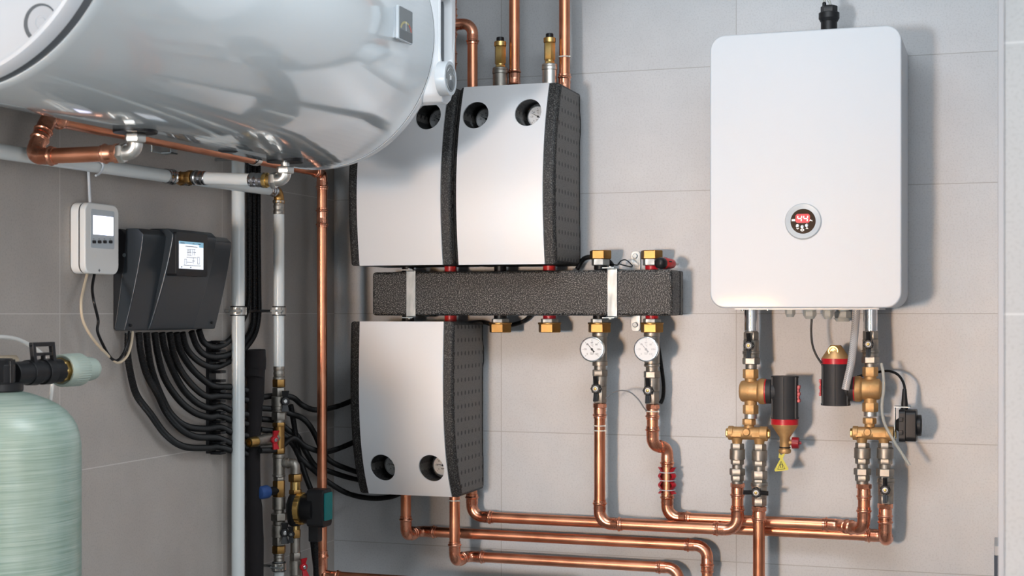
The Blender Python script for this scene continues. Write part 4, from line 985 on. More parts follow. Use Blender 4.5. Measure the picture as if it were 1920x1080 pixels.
for px, top in ((845, True), (845, False), (765, True), (765, False), (1030, True), (938, True)):
    P = B(px, 550, NZ); z0, z1 = (mz1 - .002, zb + .0035) if top else (zt3 - .004, mz0 + .002)
    red = px in (845, 1030)
    tag(MB().lathe((P.x, P.y, z0), (0, 0, 1), [(0, .0155), (z1 - z0, .0155)], 24).build('sealing_ring', MAT['red_cap' if red else 'black']),
        {(845, True): 'red seal ring on top of the manifold between the two upper pump groups', (845, False): 'red seal ring between the manifold and the lower pump group', (765, True): 'black seal ring on top of the manifold at its left strap', (765, False): 'black seal ring under the manifold at its left strap', (1030, True): 'small red seal ring below the right side of the upper right pump group', (938, True): 'black seal ring below the middle of the upper right pump group'}[(px, top)], 'seal ring')
# screwdriver handle lying on the manifold
sd = thing('screwdriver', 'red and black screwdriver handle lying on the right end of the manifold', 'screwdriver', B(1240, 490, .13))
s = sc(B(1240, 488, .12)); a = B(1236, 489, .150); a.z = mz1 + .0150; ax = V((.30, .95, .00)).normalized()
MB().lathe(a - ax * .006, ax, [(0, .004), (.001, .0090), (.004, .0125), (.010, .0140), (.020, .0140), (.024, .0130)], 10).build('grip_end', MAT['black_plastic'], sd, sharp=60)
mb = MB().lathe(a + ax * .017, ax, [(0, .0130), (.004, .0142), (.020, .0135), (.034, .0125), (.044, .0110), (.047, .0085)], 10); g = mb.build('grip', MAT['red_cap'], sd, sharp=60)
mb = MB()
for k in range(5):
    q = 2 * PI * k / 5; u, v = frame(ax); c = a + ax * .022 + (u * math.cos(q) + v * math.sin(q)) * .0128; mb.sweep([c, c + ax * .014 + (u * math.cos(q) + v * math.sin(q)) * -.0002], .0018, 6)
mb.build('grip_inlay', MAT['black_plastic'], g)
MB().lathe(a + ax * .063, ax, [(0, .003), (.025, .003)], 12).build('shaft', MAT['steel'], sd)
# black wire loop and conduits behind the manifold top
zq = mz1 + .004
tag(cable([(B(1146, 495, .05)), B(1158, 497, .055), B(1163, 490, .06), B(1172, 487, .06), B(1180, 492, .06), B(1186, 500, .06), B(1172, 498, .065), B(1158, 494, .07)], .0015).build('wire_loop', MAT['black']), 'thin black wire loop on top of the manifold left of the wall bracket', 'wire')
tag(corr([B(1082, 505, .028), B(1094, 486, .028), B(1112, 482, .028), B(1138, 488, .026), B(1150, 500, .022)], .0065).build('corrugated_conduit', MAT['hose']), 'ribbed black conduit peeking out behind the brass nut on top of the manifold', 'conduit')
tag(corr([B(880, 606, .012), B(905, 604, .012), B(935, 612, .012), B(965, 608, .014), B(985, 600, .014), B(1000, 586, .016)], .0055).build('corrugated_conduit', MAT['hose']), 'ribbed black conduit curving under the manifold behind the open brass nuts', 'conduit')

# ================================================================== THERMOMETER VALVES under the manifold
def thermo_valve(px, dx, dpx, faded, label, l2, rows, hpx, hpy, hd):
    s = sc(B(px, 650, NZ)); t = thing('thermometer_valve', label, 'valve', B(px, 690, NZ))
    stack(t, px, NZ, rows[0])
    P = B(dpx, 655, NZ + .062); MB().lathe((P.x, -NZ, P.z), (0, -1, 0), [(0, .0085), (.05, .0085)], 20).build('thermometer_stem', MAT['nickel'], t)
    dial(t, P, 23.4 * sc(P), faded=faded, depth=.016, hand_a=130)
    v = thing('ball_valve', l2, 'valve', B(px, 730, NZ)); stack(v, px, NZ, rows[1])
    H_ = B(hpx, hpy, NZ + .026); handle(v, H_, sc(H_), True, size=1.0)
    return t
R1 = ([('c', 623, 631, 14.6, 'threaded_end', 'nickel'), ('c', 630, 681, 13.2, 'body', 'nickel'), ('c', 677, 686, 14.4, 'collar', 'nickel'), ('c', 685, 694, 11.2, 'neck', 'nickel')],
      [('h', 693, 705.5, 14.6, 'union_nut', 'nickel'), ('c', 705, 724, 13.2, 'valve_body', 'nickel'), ('h', 723, 755.5, 12.8, 'hex_end', 'nickel')])
R2 = ([('c', 623, 631, 15.4, 'threaded_end', 'nickel'), ('c', 630, 682, 14.2, 'body', 'nickel'), ('c', 682, 687.5, 15.0, 'collar', 'nickel'), ('c', 687, 697, 11.8, 'neck', 'nickel')],
      [('h', 696, 708.5, 15.8, 'union_nut', 'nickel'), ('c', 708, 733, 14.2, 'valve_body', 'nickel'), ('h', 732, 757.5, 13.4, 'hex_end', 'nickel')])
thermo_valve(1125, 0, 1109.5, False, 'nickel body with round black-handed thermometer under the manifold, left of two', 'nickel ball valve with black wing handle under the left thermometer', R1, 1116.5, 729, 0)
thermo_valve(1222.5, 0, 1211, True, 'nickel body with pale-faced glinting thermometer under the manifold, right of two', 'nickel ball valve with black wing handle under the right thermometer', R2, 1214.5, 732.5, 0)
tag(corr([B(1233, 640, .045), B(1239, 680, .05), B(1244, 720, .05), B(1243, 745, .05), B(1238, 757, .055)], .0052).build('corrugated_conduit', MAT['hose']), 'short ribbed black conduit hanging behind the right thermometer valve', 'conduit')
tag(cable([B(1136, 747, .10), B(1148, 737, .10), B(1165, 732, .10), B(1182, 736, .10), B(1197, 749, .10), B(1207, 764, .10), B(1213, 771, .105)], .0016).build('sensor_cable', MAT['sensor_grey']), 'thin grey sensor cable arching between the two valves', 'cable')

# ================================================================== COPPER RUNS on the back wall
DW = .056
def at(px, py, d): return B(px, py, d)
def vert(P, z): return V((P.x, P.y, z))
# run 1
DV = .090
P0 = at(1124.5, 756, DV); c1 = at(1124.5, 981, DV); c2 = at(1381.5, 993, DV + .01); P3 = at(1381.5, 906, DV + .01)
c2 = V((c2.x, c1.y, c1.z)); P3 = vert(c2, P3.z)
t = thing('copper_pipe_run', 'copper pipe from the left thermometer valve running right to the left boiler group', 'copper pipe', (P0.x, P0.y, c1.z))
adapter(t, vert(c1, P0.z), (0, 0, -1)); copper_run(t, [vert(c1, P0.z - .012), c1, c2, vert(c2, P3.z - .012)])
adapter(t, vert(c2, P3.z), (0, 0, -1), r=RC * .99)
for py in (798, 807): tie(t, vert(c1, at(1124, py, DV).z), (0, 0, 1), RC)
# run 2
P0 = at(1224, 758, DV); P0.x = at(1223.5, 790, DV).x; k1 = V((P0.x, P0.y, at(1226, 838, DV).z)); k2 = at(1251, 828, DW); k2.z = k1.z
k3 = V((k2.x, k2.y, at(1251, 970, DW).z)); k4 = at(1566, 988, DW); k4.z = k3.z
UP = .110
k5 = at(1620, 993, UP); k5.z = k3.z; k4 = V((k5.x - .062, k4.y, k3.z)); P6 = at(1620, 907, UP)
t = thing('copper_pipe_run', 'copper pipe with an offset bend below the right thermometer valve and red clips', 'copper pipe', (P0.x, P0.y, k3.z))
adapter(t, P0, (0, 0, -1))
copper_run(t, [P0 + V((0, 0, -.012)), k1, k2, k3 + V((0, 0, .08))], bendf=1.55)
copper_run(t, [k3 + V((0, 0, .08)), k3, k4 - V((.1, 0, 0))])
copper_run(t, [k4 - V((.1, 0, 0)), k4, k5, vert(k5, P6.z - .012)], bendf=1.7)
adapter(t, vert(k5, P6.z), (0, 0, -1))
tie(t, vert(k1, at(1224, 771, DV).z), (0, 0, 1), RC * 1.12)
# red clips
rc = thing('red_clip', 'red plastic clips strapped around the copper pipe with three white cable ties', 'pipe clip', (k2.x, k2.y, at(1250, 905, DW).z))
for (a, b) in ((876, 884), (885, 900), (902, 917), (918, 925)):
    for sg in (-1, 1):
        z0, z1 = at(1250, b, DW).z, at(1250, a, DW).z; m_ = []
        for k in range(7):
            q = k / 6; bulge = .0068 * math.sin(PI * q) if b - a > 10 else .0068 * (1 - q if b == 884 else q) * -1 + .006
            if b == 884: bulge = .007 * q
            if b == 925: bulge = .007 * (1 - q)
            c = V((k2.x + sg * (RC * .55 + bulge), k2.y - .007, z0 + (z1 - z0) * q)); m_.append([c + V((sg * .0075, .002, 0)), c + V((0, -.0065, 0)), c + V((0, .010, 0)), c + V((sg * .0075, .012, 0))])
        MB().rings(m_).build('clip', MAT['red'], rc)
for py in (886, 901, 919):
    zz = at(1250, py, DW).z; MB().lathe((k2.x, k2.y, zz), (0, 0, 1), [(0, RC), (0, RC + .0062), (.0018, RC + .0062), (.0018, RC)], 28).build('cable_tie', MAT['cable_grey'], rc)
# run 3 (from behind the lower pump group)
d3 = .042
q0 = at(885, 905, d3); q1 = at(885, 968, d3); q2 = at(1664, 1012, d3); q2.z = q1.z; q3 = V((q2.x, -UP, q1.z)); q4 = at(1662, 944, UP)
t = thing('copper_pipe_run', 'long copper pipe from behind the lower pump group to the far right valve', 'copper pipe', q1)
copper_run(t, [q0 + V((0, 0, .03)), q1, q2 - V((.2, 0, 0))])
copper_run(t, [q2 - V((.2, 0, 0)), q2, q3, vert(q3, q4.z - .012)], bendf=1.6)
adapter(t, vert(q3, q4.z), (0, 0, -1))
# run 4
d4 = .140; r4 = .0130
a0 = at(761, 925, d4); a1 = at(761, 1003, d4); a1.z = at(789, 996, DW).z; a2 = V((a1.x, -DW, a1.z)); a3 = at(1326, 1020, DW); a3.z = a1.z
t = thing('copper_pipe_run', 'copper pipe dropping from the lower pump group left outlet, running right and turning down', 'copper pipe', a1)
copper_run(t, [vert(a1, a0.z + .012), a1, a2, a2 + V((.15, 0, 0))], r=r4, bendf=1.7)
copper_run(t, [a2 + V((.15, 0, 0)), a3, a3 + V((0, 0, -.11))], r=r4)
coupling(t, a3 + V((0, 0, -.052)), (0, 0, 1), r=r4 * .98, Ls=.012)
# run 5
b0 = at(852.5, 925, d4); b1 = at(852.5, 1053, d4); b1.z = at(881, 1043, DW).z; b2 = V((b1.x, -DW, b1.z)); b3 = at(1272, 1062, DW); b3.z = b1.z
t = thing('copper_pipe_run', 'lowest copper pipe from the lower pump group turning down out of view', 'copper pipe', b1)
copper_run(t, [vert(b1, b0.z + .012), b1, b2, b2 + V((.15, 0, 0))], r=r4, bendf=1.7)
copper_run(t, [b2 + V((.15, 0, 0)), b3, b3 + V((0, 0, -.12))], r=r4)
tie(t, vert(b1, at(852, 938, d4).z), (0, 0, 1), r4)
# run 6
e0 = at(1423, 949, .108)
t = thing('copper_pipe_run', 'vertical copper pipe crossing in front of the horizontal ones', 'copper pipe', e0)
adapter(t, e0, (0, 0, -1), r=.0138)
MB().lathe(e0 + V((0, 0, -.012)), (0, 0, -1), [(0, .0138), (.35, .0138)], 28).build('pipe', MAT['copper'], t)
# upper runs
du = .090
u0 = at(886, 150, du); u1 = at(886, 44, du); u2 = at(846, 42, du); u2.z = u1.z
t = thing('copper_pipe_run', 'copper riser behind the tank rim with an elbow turning down into the pump group', 'copper pipe', u1)
copper_run(t, [vert(u0, zt - .04), vert(u0, u1.z), V((u2.x, u0.y, u1.z))], r=.0128, bendf=2.0)
MB().lathe(V((u2.x, u0.y, zt + .03)), (0, 0, 1), [(0, .0125), (.55, .0125)], 28).build('pipe', MAT['copper'], t)
for py in (8, 110): coupling(t, V((u2.x, u0.y, at(846, py, du).z)), (0, 0, 1), r=.0126, Ls=.018)
coupling(t, V((u2.x, u0.y, u1.z)), (0, 0, 1), r=.0128, Ls=.034, name='tee')
MB().lathe((u2.x, u0.y, zt - .03), (0, 0, 1), [(0, .012), (.062, .012)], 24).build('threaded_end', MAT['nickel'], t)
v0 = at(964.5, 150, du)
t = thing('copper_pipe_run', 'vertical copper riser between the two brass air vents', 'copper pipe', v0)
MB().lathe(vert(v0, zt - .03), (0, 0, 1), [(0, .0132), (.60, .0132)], 28).build('pipe', MAT['copper'], t)
coupling(t, vert(v0, at(964, 147, du).z), (0, 0, 1), r=.0132, Ls=.022)
v0 = at(1058.5, 130, du)
t = thing('copper_pipe_run', 'vertical copper riser at the right edge of the upper right pump group', 'copper pipe', v0)
zc1 = at(1058, 163, du).z
copper_run(t, [v0 + V((0, 0, .45)), vert(v0, zc1), V((v0.x - .012, v0.y + .02, zc1 - .06))], r=.0134, bendf=1.6)
tie(t, vert(v0, at(1058, 107, du).z), (0, 0, 1), .0136)
# air vents
def vent(px, ys, label, m2):
    t = thing('air_vent', label, 'air vent', at(px, 150, .105))
    y = ys
    stack(t, px, .105, [('c', y, y + 9, 7.2, 'black_cap', 'black_plastic'), ('c', y + 8, y + 17.5, 11.4, 'vent_flange', 'brass'), ('h', y + 17, y + 50, 10.8, 'vent_body', 'brass'), ('c', y + 49, y + 53, 8.6, 'neck', 'brass'), ('h', y + 52, y + 58, 9.6, 'hex_base', 'brass')])
    u = thing('vent_riser', 'nickel tube carrying ' + ('the left' if px < 1000 else 'the right') + ' brass air vent above the pump group', 'pipe fitting', at(px, 170, .105))
    stack(u, px, .105, [('b', y + 57, y + 63, 14.5, 'rim', m2), ('c', y + 62, y + 69, 14.8, 'collar', m2), ('c', y + 68, y + 112, 13.8, 'tube', m2)])
vent(938, 70, 'brass automatic air vent with black cap left of the copper riser', 'nickel')
vent(1030.5, 63, 'brass automatic air vent with black cap right of the copper riser', 'nickel_bright')

# ================================================================== BOILER
bx0, bx1 = 1.052, 1.4705; bzt, bzb = 2.1265, 1.5125
bo = thing('boiler', 'white wall-hung electric boiler with rounded corners and round red digital display', 'boiler', ((bx0 + bx1) / 2, -.02, bzb))
mb = MB().prism(rrect(bx1 - bx0, bzt - bzb, .034, 10), ((bx0 + bx1) / 2, -.018, (bzt + bzb) / 2), (1, 0, 0), (0, 0, 1), (0, -1, 0), .232)
mb.build('housing', MAT['boiler_white'], bo, bev=.004, seg=3)
MB().box((bx0 + .03, -.018, bzb + .03), (bx1 - .03, -.001, bzt - .03)).build('rear_plate', MAT['zinc'], bo)
mb = MB().box((bx0 + .050, -.215, bzb - .0035), (bx1 - .050, -.030, bzb + .002)); mb.build('bottom_plate', MAT['plastic_light'], bo)
for px in (1392, 1440): p = B(px, 578, .20); MB().lathe((p.x, -.20, bzb - .0065), (0, 0, 1), [(0, .002), (.001, .0035), (.004, .0035)], 12).build('screw', MAT['steel'], bo)
FP = -.2502
pc = B(1506, 415, .2505); s = sc(pc)
ring = MB().lathe((pc.x, FP + .001, pc.z), (0, -1, 0), [(0, 34 * s), (.003, 34 * s), (.006, 32 * s), (.006, 30.5 * s), (.0035, 23.6 * s), (.0035, .001)], 64).build('display_ring', MAT['plastic_grey'], bo)
dg = MB().lathe((pc.x, FP - .0024, pc.z), (0, -1, 0), [(0, 23.4 * s), (.0004, 23.2 * s), (.0004, .001)], 64).build('display_window', MAT['display_brown'], ring)
YD = FP - .0030
def dpx(px, py): return B(px, py, -YD)
seg_on = [(0, 1), (1, 1), (2, 1), (5, 1)]
def digit(cx, cy, w_, h_, on, nm, m):
    mb = MB(); c = dpx(cx, cy); w_, h_ = w_ * s, h_ * s; k = .10 * w_; sl = .12
    def bar(x0, z0, x1, z1):
        th = 1.0 * s
        p0 = V((c.x + x0 + z0 * sl, YD, c.z + z0)); p1 = V((c.x + x1 + z1 * sl, YD, c.z + z1)); d_ = (p1 - p0).normalized(); n_ = V((d_.z, 0, -d_.x))
        mb.prism([(0, 0)] * 0 or [(-th * 0, 0)], p0, (1, 0, 0), (0, 0, 1), (0, -1, 0), .0002) if 0 else mb.obar(p0 + d_ * th * .6, p1 - d_ * th * .6, n_ * th, V((0, .00015, 0)))
    W2, H2 = w_ / 2, h_ / 2
    S = {'f': (-W2, H2, -W2, 0), 'b': (W2, H2, W2, 0), 'g': (-W2, 0, W2, 0), 'c': (W2, 0, W2, -H2), 'a': (-W2, H2, W2, H2), 'd': (-W2, -H2, W2, -H2), 'e': (-W2, 0, -W2, -H2)}
    for q in on: bar(*S[q])
    mb.build(nm, MAT[m], dg)
gp = dpx(1505, 409.5); MB().prism(rrect(27 * s, 17 * s, 5 * s), (gp.x, YD + .00015, gp.z), (1, 0, 0), (0, 0, 1), (0, -1, 0), .0001).build('digit_halo', MAT['led_halo_red'], dg)  # red glow around the digits, imitated by an emissive plate
for cx in (1499, 1510.3): digit(cx, 409.8, 7.2, 11.2, 'fbgc', 'digit', 'led_core')
def box_px(mb, x0, y0, x1, y1): a, b = dpx(x0, y0), dpx(x1, y1); mb.box((a.x, YD, a.z), (b.x, YD - .0003, b.z)); return mb
mb = MB(); box_px(mb, 1485.3, 411.0, 1490.5, 414.6); box_px(mb, 1484.6, 411, 1485, 415)
for (x, y) in ((1495.5, 428.5), (1513, 428)):
    sgn = 1 if x > 1500 else -1
    a = dpx(x - 2, y + sgn); b = dpx(x, y - sgn); c = dpx(x + 2, y + sgn)
    for p, q in ((a, b), (b, c)): mb.obar(p, q, V((0, 0, .0008)), V((0, .0002, 0)))
R = []
for k in range(17):
    q = 2 * PI * k / 16; c = dpx(1504.3, 431.2); R.append(V((c.x + 2.8 * s * math.cos(q), YD - .0002, c.z + 1.7 * s * math.sin(q))))
mb.sweep(R, .0008, 6)
box_px(mb, 1518, 413, 1522.5, 413.8); box_px(mb, 1522, 413.4, 1523, 415); box_px(mb, 1519.5, 411.3, 1520.5, 413)
mb.build('display_symbols', MAT['led_white'], dg)
for x, y in ((1495.3, 423), (1504.2, 425), (1512.4, 422.5)):
    p = dpx(x, y); MB().lathe((p.x, YD + .0004, p.z), (0, -1, 0), [(0, 3 * s), (.001, 3 * s), (.0012, 2 * s)], 20).build('touch_key', MAT['steel'], ring)
# cable glands
def gland(px, d, rows, label):
    t = thing('cable_gland', label, 'cable gland', B(px, 590, d)); stack(t, px, d, rows); return t
gland(1481.5, .13, [('c', 576, 580.5, 17, 'flange', 'gland'), ('h', 580, 589, 9.8, 'hex_body', 'gland'), ('t', 589, 594.5, 9.2, 'dome', 'gland', 6.5)], 'small grey cable gland with a wide flange, leftmost under the boiler')
gland(1518.5, .13, [('k', 576, 583.5, 11.5, 'ribbed_ring', 'gland'), ('h', 583, 593, 12.2, 'hex_body', 'gland'), ('t', 593, 598, 10.5, 'dome', 'gland', 7.5)], 'grey cable gland with a black cable coming out under the boiler')
gland(1552.5, .13, [('k', 576, 583.5, 9, 'ribbed_ring', 'gland'), ('h', 583, 593, 10.2, 'hex_body', 'gland'), ('t', 593, 598.5, 9, 'dome', 'gland', 6)], 'narrow grey cable gland under the boiler left of the largest gland')
gland(1580, .07, [('c', 576, 584, 12, 'ribbed_ring', 'gland'), ('h', 584, 596, 15, 'hex_body', 'gland'), ('t', 596, 603, 17, 'dome', 'gland', 12)], 'largest grey cable gland under the boiler beside the clear hose')
# top relief valve
tv_ = thing('boiler_vent', 'black plastic vent fitting on top of the boiler with two thin tubes', 'air vent', B(1554, 50, .12))
stack(tv_, 1554.5, .12, [('c', 39, 75, 15.2, 'lower_body', 'black_plastic'), ('t', 35, 41, 19, 'cone', 'black_plastic', 16), ('c', 24, 36, 19.2, 'collar', 'black_plastic'), ('h', 11.5, 25, 15.6, 'cap', 'black_plastic')])
P = B(1545.5, 8, .125); s = sc(P); MB().lathe((P.x, P.y, B(1545, 13, .125).z), (0, 0, 1), [(0, .003), (.002, .0044), (.009, .0044), (.011, .003)], 16).build('tube_nut', MAT['black_plastic'], tv_)
tag(cable([B(1545.5, 6, .125), B(1545.5, -20, .125), B(1546, -60, .125)], .0032).build('tube', MAT['tube_clear']), 'clear thin tube on the left of the boiler vent', 'tube')
tag(cable([B(1556.5, 13, .118), B(1556, 5, .118), B(1552, -6, .118), B(1551, -50, .118)], .0030).build('tube', MAT['tube_clear']), 'cream thin tube curving up from the middle of the boiler vent', 'tube')

# ================================================================== BOILER CONNECTION GROUPS
GD = .108
def sleeve_chrome(px, lab):
    t = thing('chrome_sleeve', lab, 'pipe', B(px, 600, GD)); stack(t, px, GD, [('c', 574, 580, 11.8, 'collar', 'nickel'), ('c', 579, 621, 13.2, 'sleeve', 'chrome'), ('c', 620.5, 623.5, 12, 'ring', 'nickel')])
sleeve_chrome(1408.4, 'polished chrome sleeve under the left side of the boiler')
sleeve_chrome(1632, 'polished chrome sleeve under the right side of the boiler')
def bvalve(px, hpx, hpy, lab, o=0):
    t = thing('ball_valve', lab, 'valve', B(px, 650, GD))
    stack(t, px, GD, [('h', 622.5 + o, 638 + o, 14, 'hex_end', 'nickel'), ('c', 637.5 + o, 658.5 + o, 14.6, 'valve_body', 'nickel'), ('k', 658 + o, 664 + o, 16.2, 'body_ring', 'nickel'), ('c', 663.5 + o, 671 + o, 14.8, 'body_collar', 'nickel'), ('h', 670.5 + o, 683 + o, 16.4, 'union_nut', 'nickel'), ('c', 682.5 + o, 692 + o, 10.8, 'neck', 'nickel')])
    H_ = B(hpx, hpy, GD + .027); handle(t, H_, sc(H_), True)
bvalve(1408.4, 1403.5, 648, 'nickel ball valve with black wing handle directly under the left chrome sleeve')
bvalve(1632, 1628, 645.5, 'nickel ball valve with black wing handle directly under the right chrome sleeve', -2)

def filt(px, sg, lab, inv):
    """magnetic filter: cast brass tee on the riser, black canister to the side sg"""
    t = thing('magnetic_filter', lab, 'water filter', B(px, 735, GD)); P = B(px, 735, GD); s = sc(P)
    o = 0 if sg > 0 else -4
    stack(t, px, GD, [('h', 692 + o, 709.5 + o, 14.6, 'hex_nut', 'cast_brass'), ('c', 709 + o, 716 + o, 11.2, 'neck', 'cast_brass'), ('c', 750 + o, 760 + o, 11.6, 'neck', 'cast_brass'), ('h', 759 + o, 776 + o, 14.7, 'hex_nut', 'cast_brass'), ('c', 775.5 + o, 785 + o, 12.4, 'white_thread', 'nickel_bright')])
    zc = zpx(733.5 + o, s); X = P.x
    a = 20.2 * s
    MB().lathe((X - sg * a, P.y, zc), (sg, 0, 0), [(0, 14 * s), (2.5 * s, 18.5 * s), (6 * s, 20 * s), (34 * s, 20 * s), (37 * s, 23 * s), (39 * s, 24.2 * s), (47 * s, 24.2 * s), (48.5 * s, 23 * s)], 48).build('body', MAT['cast_brass'], t)
    mb = MB(); YF = P.y - 20.1 * s
    text(mb, '3/4"', (X + sg * 13 * s, YF + .0012, zc), (0, 0, 1), (-1, 0, 0), (0, -1, 0), .008, .0012)
    q = 1 if sg > 0 else -1
    pts = [(0, 9), (3.4, 5), (1.6, 5), (1.6, -8), (-1.6, -8), (-1.6, 5), (-3.4, 5), (0, 9)]
    mb.sweep([V((X - sg * 3 * s + u * s, YF + .0004, zc + q * v * s)) for u, v in pts], .0004, 6)
    mb.build('cast_marking', MAT['cast_brass'], t)
    MB().lathe((X + sg * 27.6 * s, P.y, zc), (sg, 0, 0), [(0, 23.4 * s), (2.4 * s, 23.4 * s)], 40).build('red_seal', MAT['red'], t)
    MB().lathe((X + sg * 29.8 * s, P.y, zc), (sg, 0, 0), [(0, 22.8 * s), (9 * s, 22.8 * s), (11 * s, 20 * s), (24 * s, 19 * s)], 40).build('black_flange', MAT['canister'], t)
    cx = X + sg * 63.5 * s; r = 24.8 * s if sg > 0 else 26.4 * s
    zt_, zb_ = (zpx(704, s), zpx(784, s)) if not inv else (zpx(682.5, s), zpx(761.5, s))
    cn = MB().lathe((cx, P.y, zb_), (0, 0, 1), [(0, r * .97), (.001, r), (zt_ - zb_ - .001, r), (zt_ - zb_, r * .97)], 48).build('canister', MAT['canister'], t)
    mb = MB()   # ribs of the clip-on insulation
    for an in (-150, -90, -30):
        q = V((cx + r * math.cos(math.radians(an)), P.y + r * math.sin(math.radians(an)), 0)); mb.box((q.x - .0016, q.y - .0036, zb_ + .002), (q.x + .0018, q.y + .003, zt_ - .002))
    mb.lathe((cx, P.y, zt_ - .0045), (0, 0, 1), [(0, r * 1.035), (.004, r * 1.035)], 48); mb.lathe((cx, P.y, zb_ + .0005), (0, 0, 1), [(0, r * 1.035), (.004, r * 1.035)], 48)
    mb.lathe((cx, P.y, zpx(747 if not inv else 727, s)), (0, 0, 1), [(0, r * 1.05), (.003, r * 1.05)], 48)
    mb.build('ribs', MAT['canister'], cn)
    h = 10 * s
    if not inv:
        MB().lathe((cx, P.y, zb_ - h), (0, 0, 1), [(0, r * 1.01), (h + .0003, r * 1.01)], 48).build('red_ring', MAT['red'], t)
        z3 = zpx(793.5, s)
        MB().lathe((cx, P.y, z3), (0, 0, -1), [(0, r), (2 * s, r), (25 * s, 9.6 * s), (46 * s, 9.2 * s), (47 * s, 11 * s), (50 * s, 11.8 * s), (54 * s, 10.5 * s), (55 * s, 7 * s)], 40).build('drain_cone', MAT['cast_brass'], t)
        MB().lathe((cx + 6 * s, P.y, zpx(828, s)), (1, 0, 0), [(0, 5 * s), (9 * s, 5 * s)], 20).build('drain_stem', MAT['cast_brass'], t)
        mb = MB().lathe((cx + 13.5 * s, P.y, zpx(828, s)), (1, 0, 0), [(0, 10.5 * s), (.5 * s, 11 * s), (12 * s, 10.6 * s), (13 * s, 9.5 * s), (13 * s, 3 * s), (17 * s, 2.6 * s)], 14); mb.build('drain_knob', MAT['dark_red'], t)
        MB().lathe((cx, P.y, zpx(837.5, s)), (0, 0, 1), [(-.0008, 10 * s), (0, 10.7 * s), (.0014, 10.7 * s), (.002, 10 * s)], 24).build('tag_cord', MAT['black'], t)
    else:
        MB().lathe((cx, P.y, zt_ - .0003), (0, 0, 1), [(0, r * 1.01), (h, r * 1.01)], 48).build('red_ring', MAT['red'], t)
        MB().lathe((cx, P.y, zpx(673.5, s)), (0, 0, 1), [(0, r), (1.5 * s, r), (25 * s, 10.5 * s), (26 * s, 10 * s)], 40).build('drain_cone', MAT['cast_brass'], t)
        kp = V((cx - 3 * s, P.y - 17 * s, zpx(658.5, s)))
        MB().lathe(kp + V((0, .018, 0)), (0, -1, 0), [(0, 9.5 * s), (.010, 10.4 * s), (.0175, 10.4 * s), (.019, 9.4 * s), (.019, 7 * s), (.0165, 5.5 * s), (.0165, 2.4 * s), (.018, 1.8 * s), (.018, .0002)], 32).build('vent_screw', MAT['brass'], t)
    # red release clip
    rx = cx + sg * r * .97
    mb = MB(); n_ = 10; zc2 = zpx(737 if not inv else 728, s)
    for k in range(5):
        mb.box((rx - .001, P.y - .010, zc2 + (k - 2.5) * 6.3 * s), (rx + sg * (.0058 if k % 2 == 0 else .004) , P.y + .010, zc2 + (k - 1.5) * 6.3 * s))
    mb.build('release_clip', MAT['red'], t, bev=.0008)
    return t, P, s
fl, PFl, sF = filt(1407.5, 1, 'magnetic water filter with upright black canister and red drain knob, left boiler group', False)
fr, PFr, sF2 = filt(1631.7, -1, 'upside-down magnetic water filter with brass cone on top, right boiler group', True)
# yellow magnet tag
tp_ = B(1466, 850, GD + .012); st = sc(tp_)
yt = thing('warning_tag', 'yellow triangular tag with magnet symbol hanging under the left filter', 'tag', tp_)
def tz_(px, py): p = B(px, py, GD + .012); return (p.x - tp_.x, p.z - tp_.z)
poly = [tz_(1461, 849), tz_(1459.5, 858), tz_(1463, 860), tz_(1452, 881), tz_(1453.5, 884), tz_(1477, 881.5), tz_(1478.5, 879), tz_(1467.5, 860), tz_(1472, 851), tz_(1471, 849.5), tz_(1464, 853.5)]
MB().prism(poly, (tp_.x, tp_.y, tp_.z), (1, 0, 0), (0, 0, 1), (0, 1, 0), .0012).build('tag_plate', MAT['yellow'], yt)
def tline(pts, r): return [V((tp_.x + tz_(a, b)[0], tp_.y - .0001, tp_.z + tz_(a, b)[1])) for a, b in pts]
mb = MB(); tri = [(1464.6, 865), (1472, 879), (1458, 880), (1464.6, 865)]
for a, b in zip(tri, tri[1:]): mb.sweep(tline([a, b], 0), .0005, 6)
mb.build('triangle_outline', MAT['ink'], yt)
mb = MB(); mb.sweep(tline([(1463.2, 876.5), (1463, 872), (1464, 870.2), (1466, 870), (1467, 872), (1467.4, 876.2)], 0), .0007, 6); mb.sweep(tline([(1461.8, 877.5), (1469, 876.8)], 0), .0003, 6); mb.build('magnet_symbol', MAT['ink'], yt)

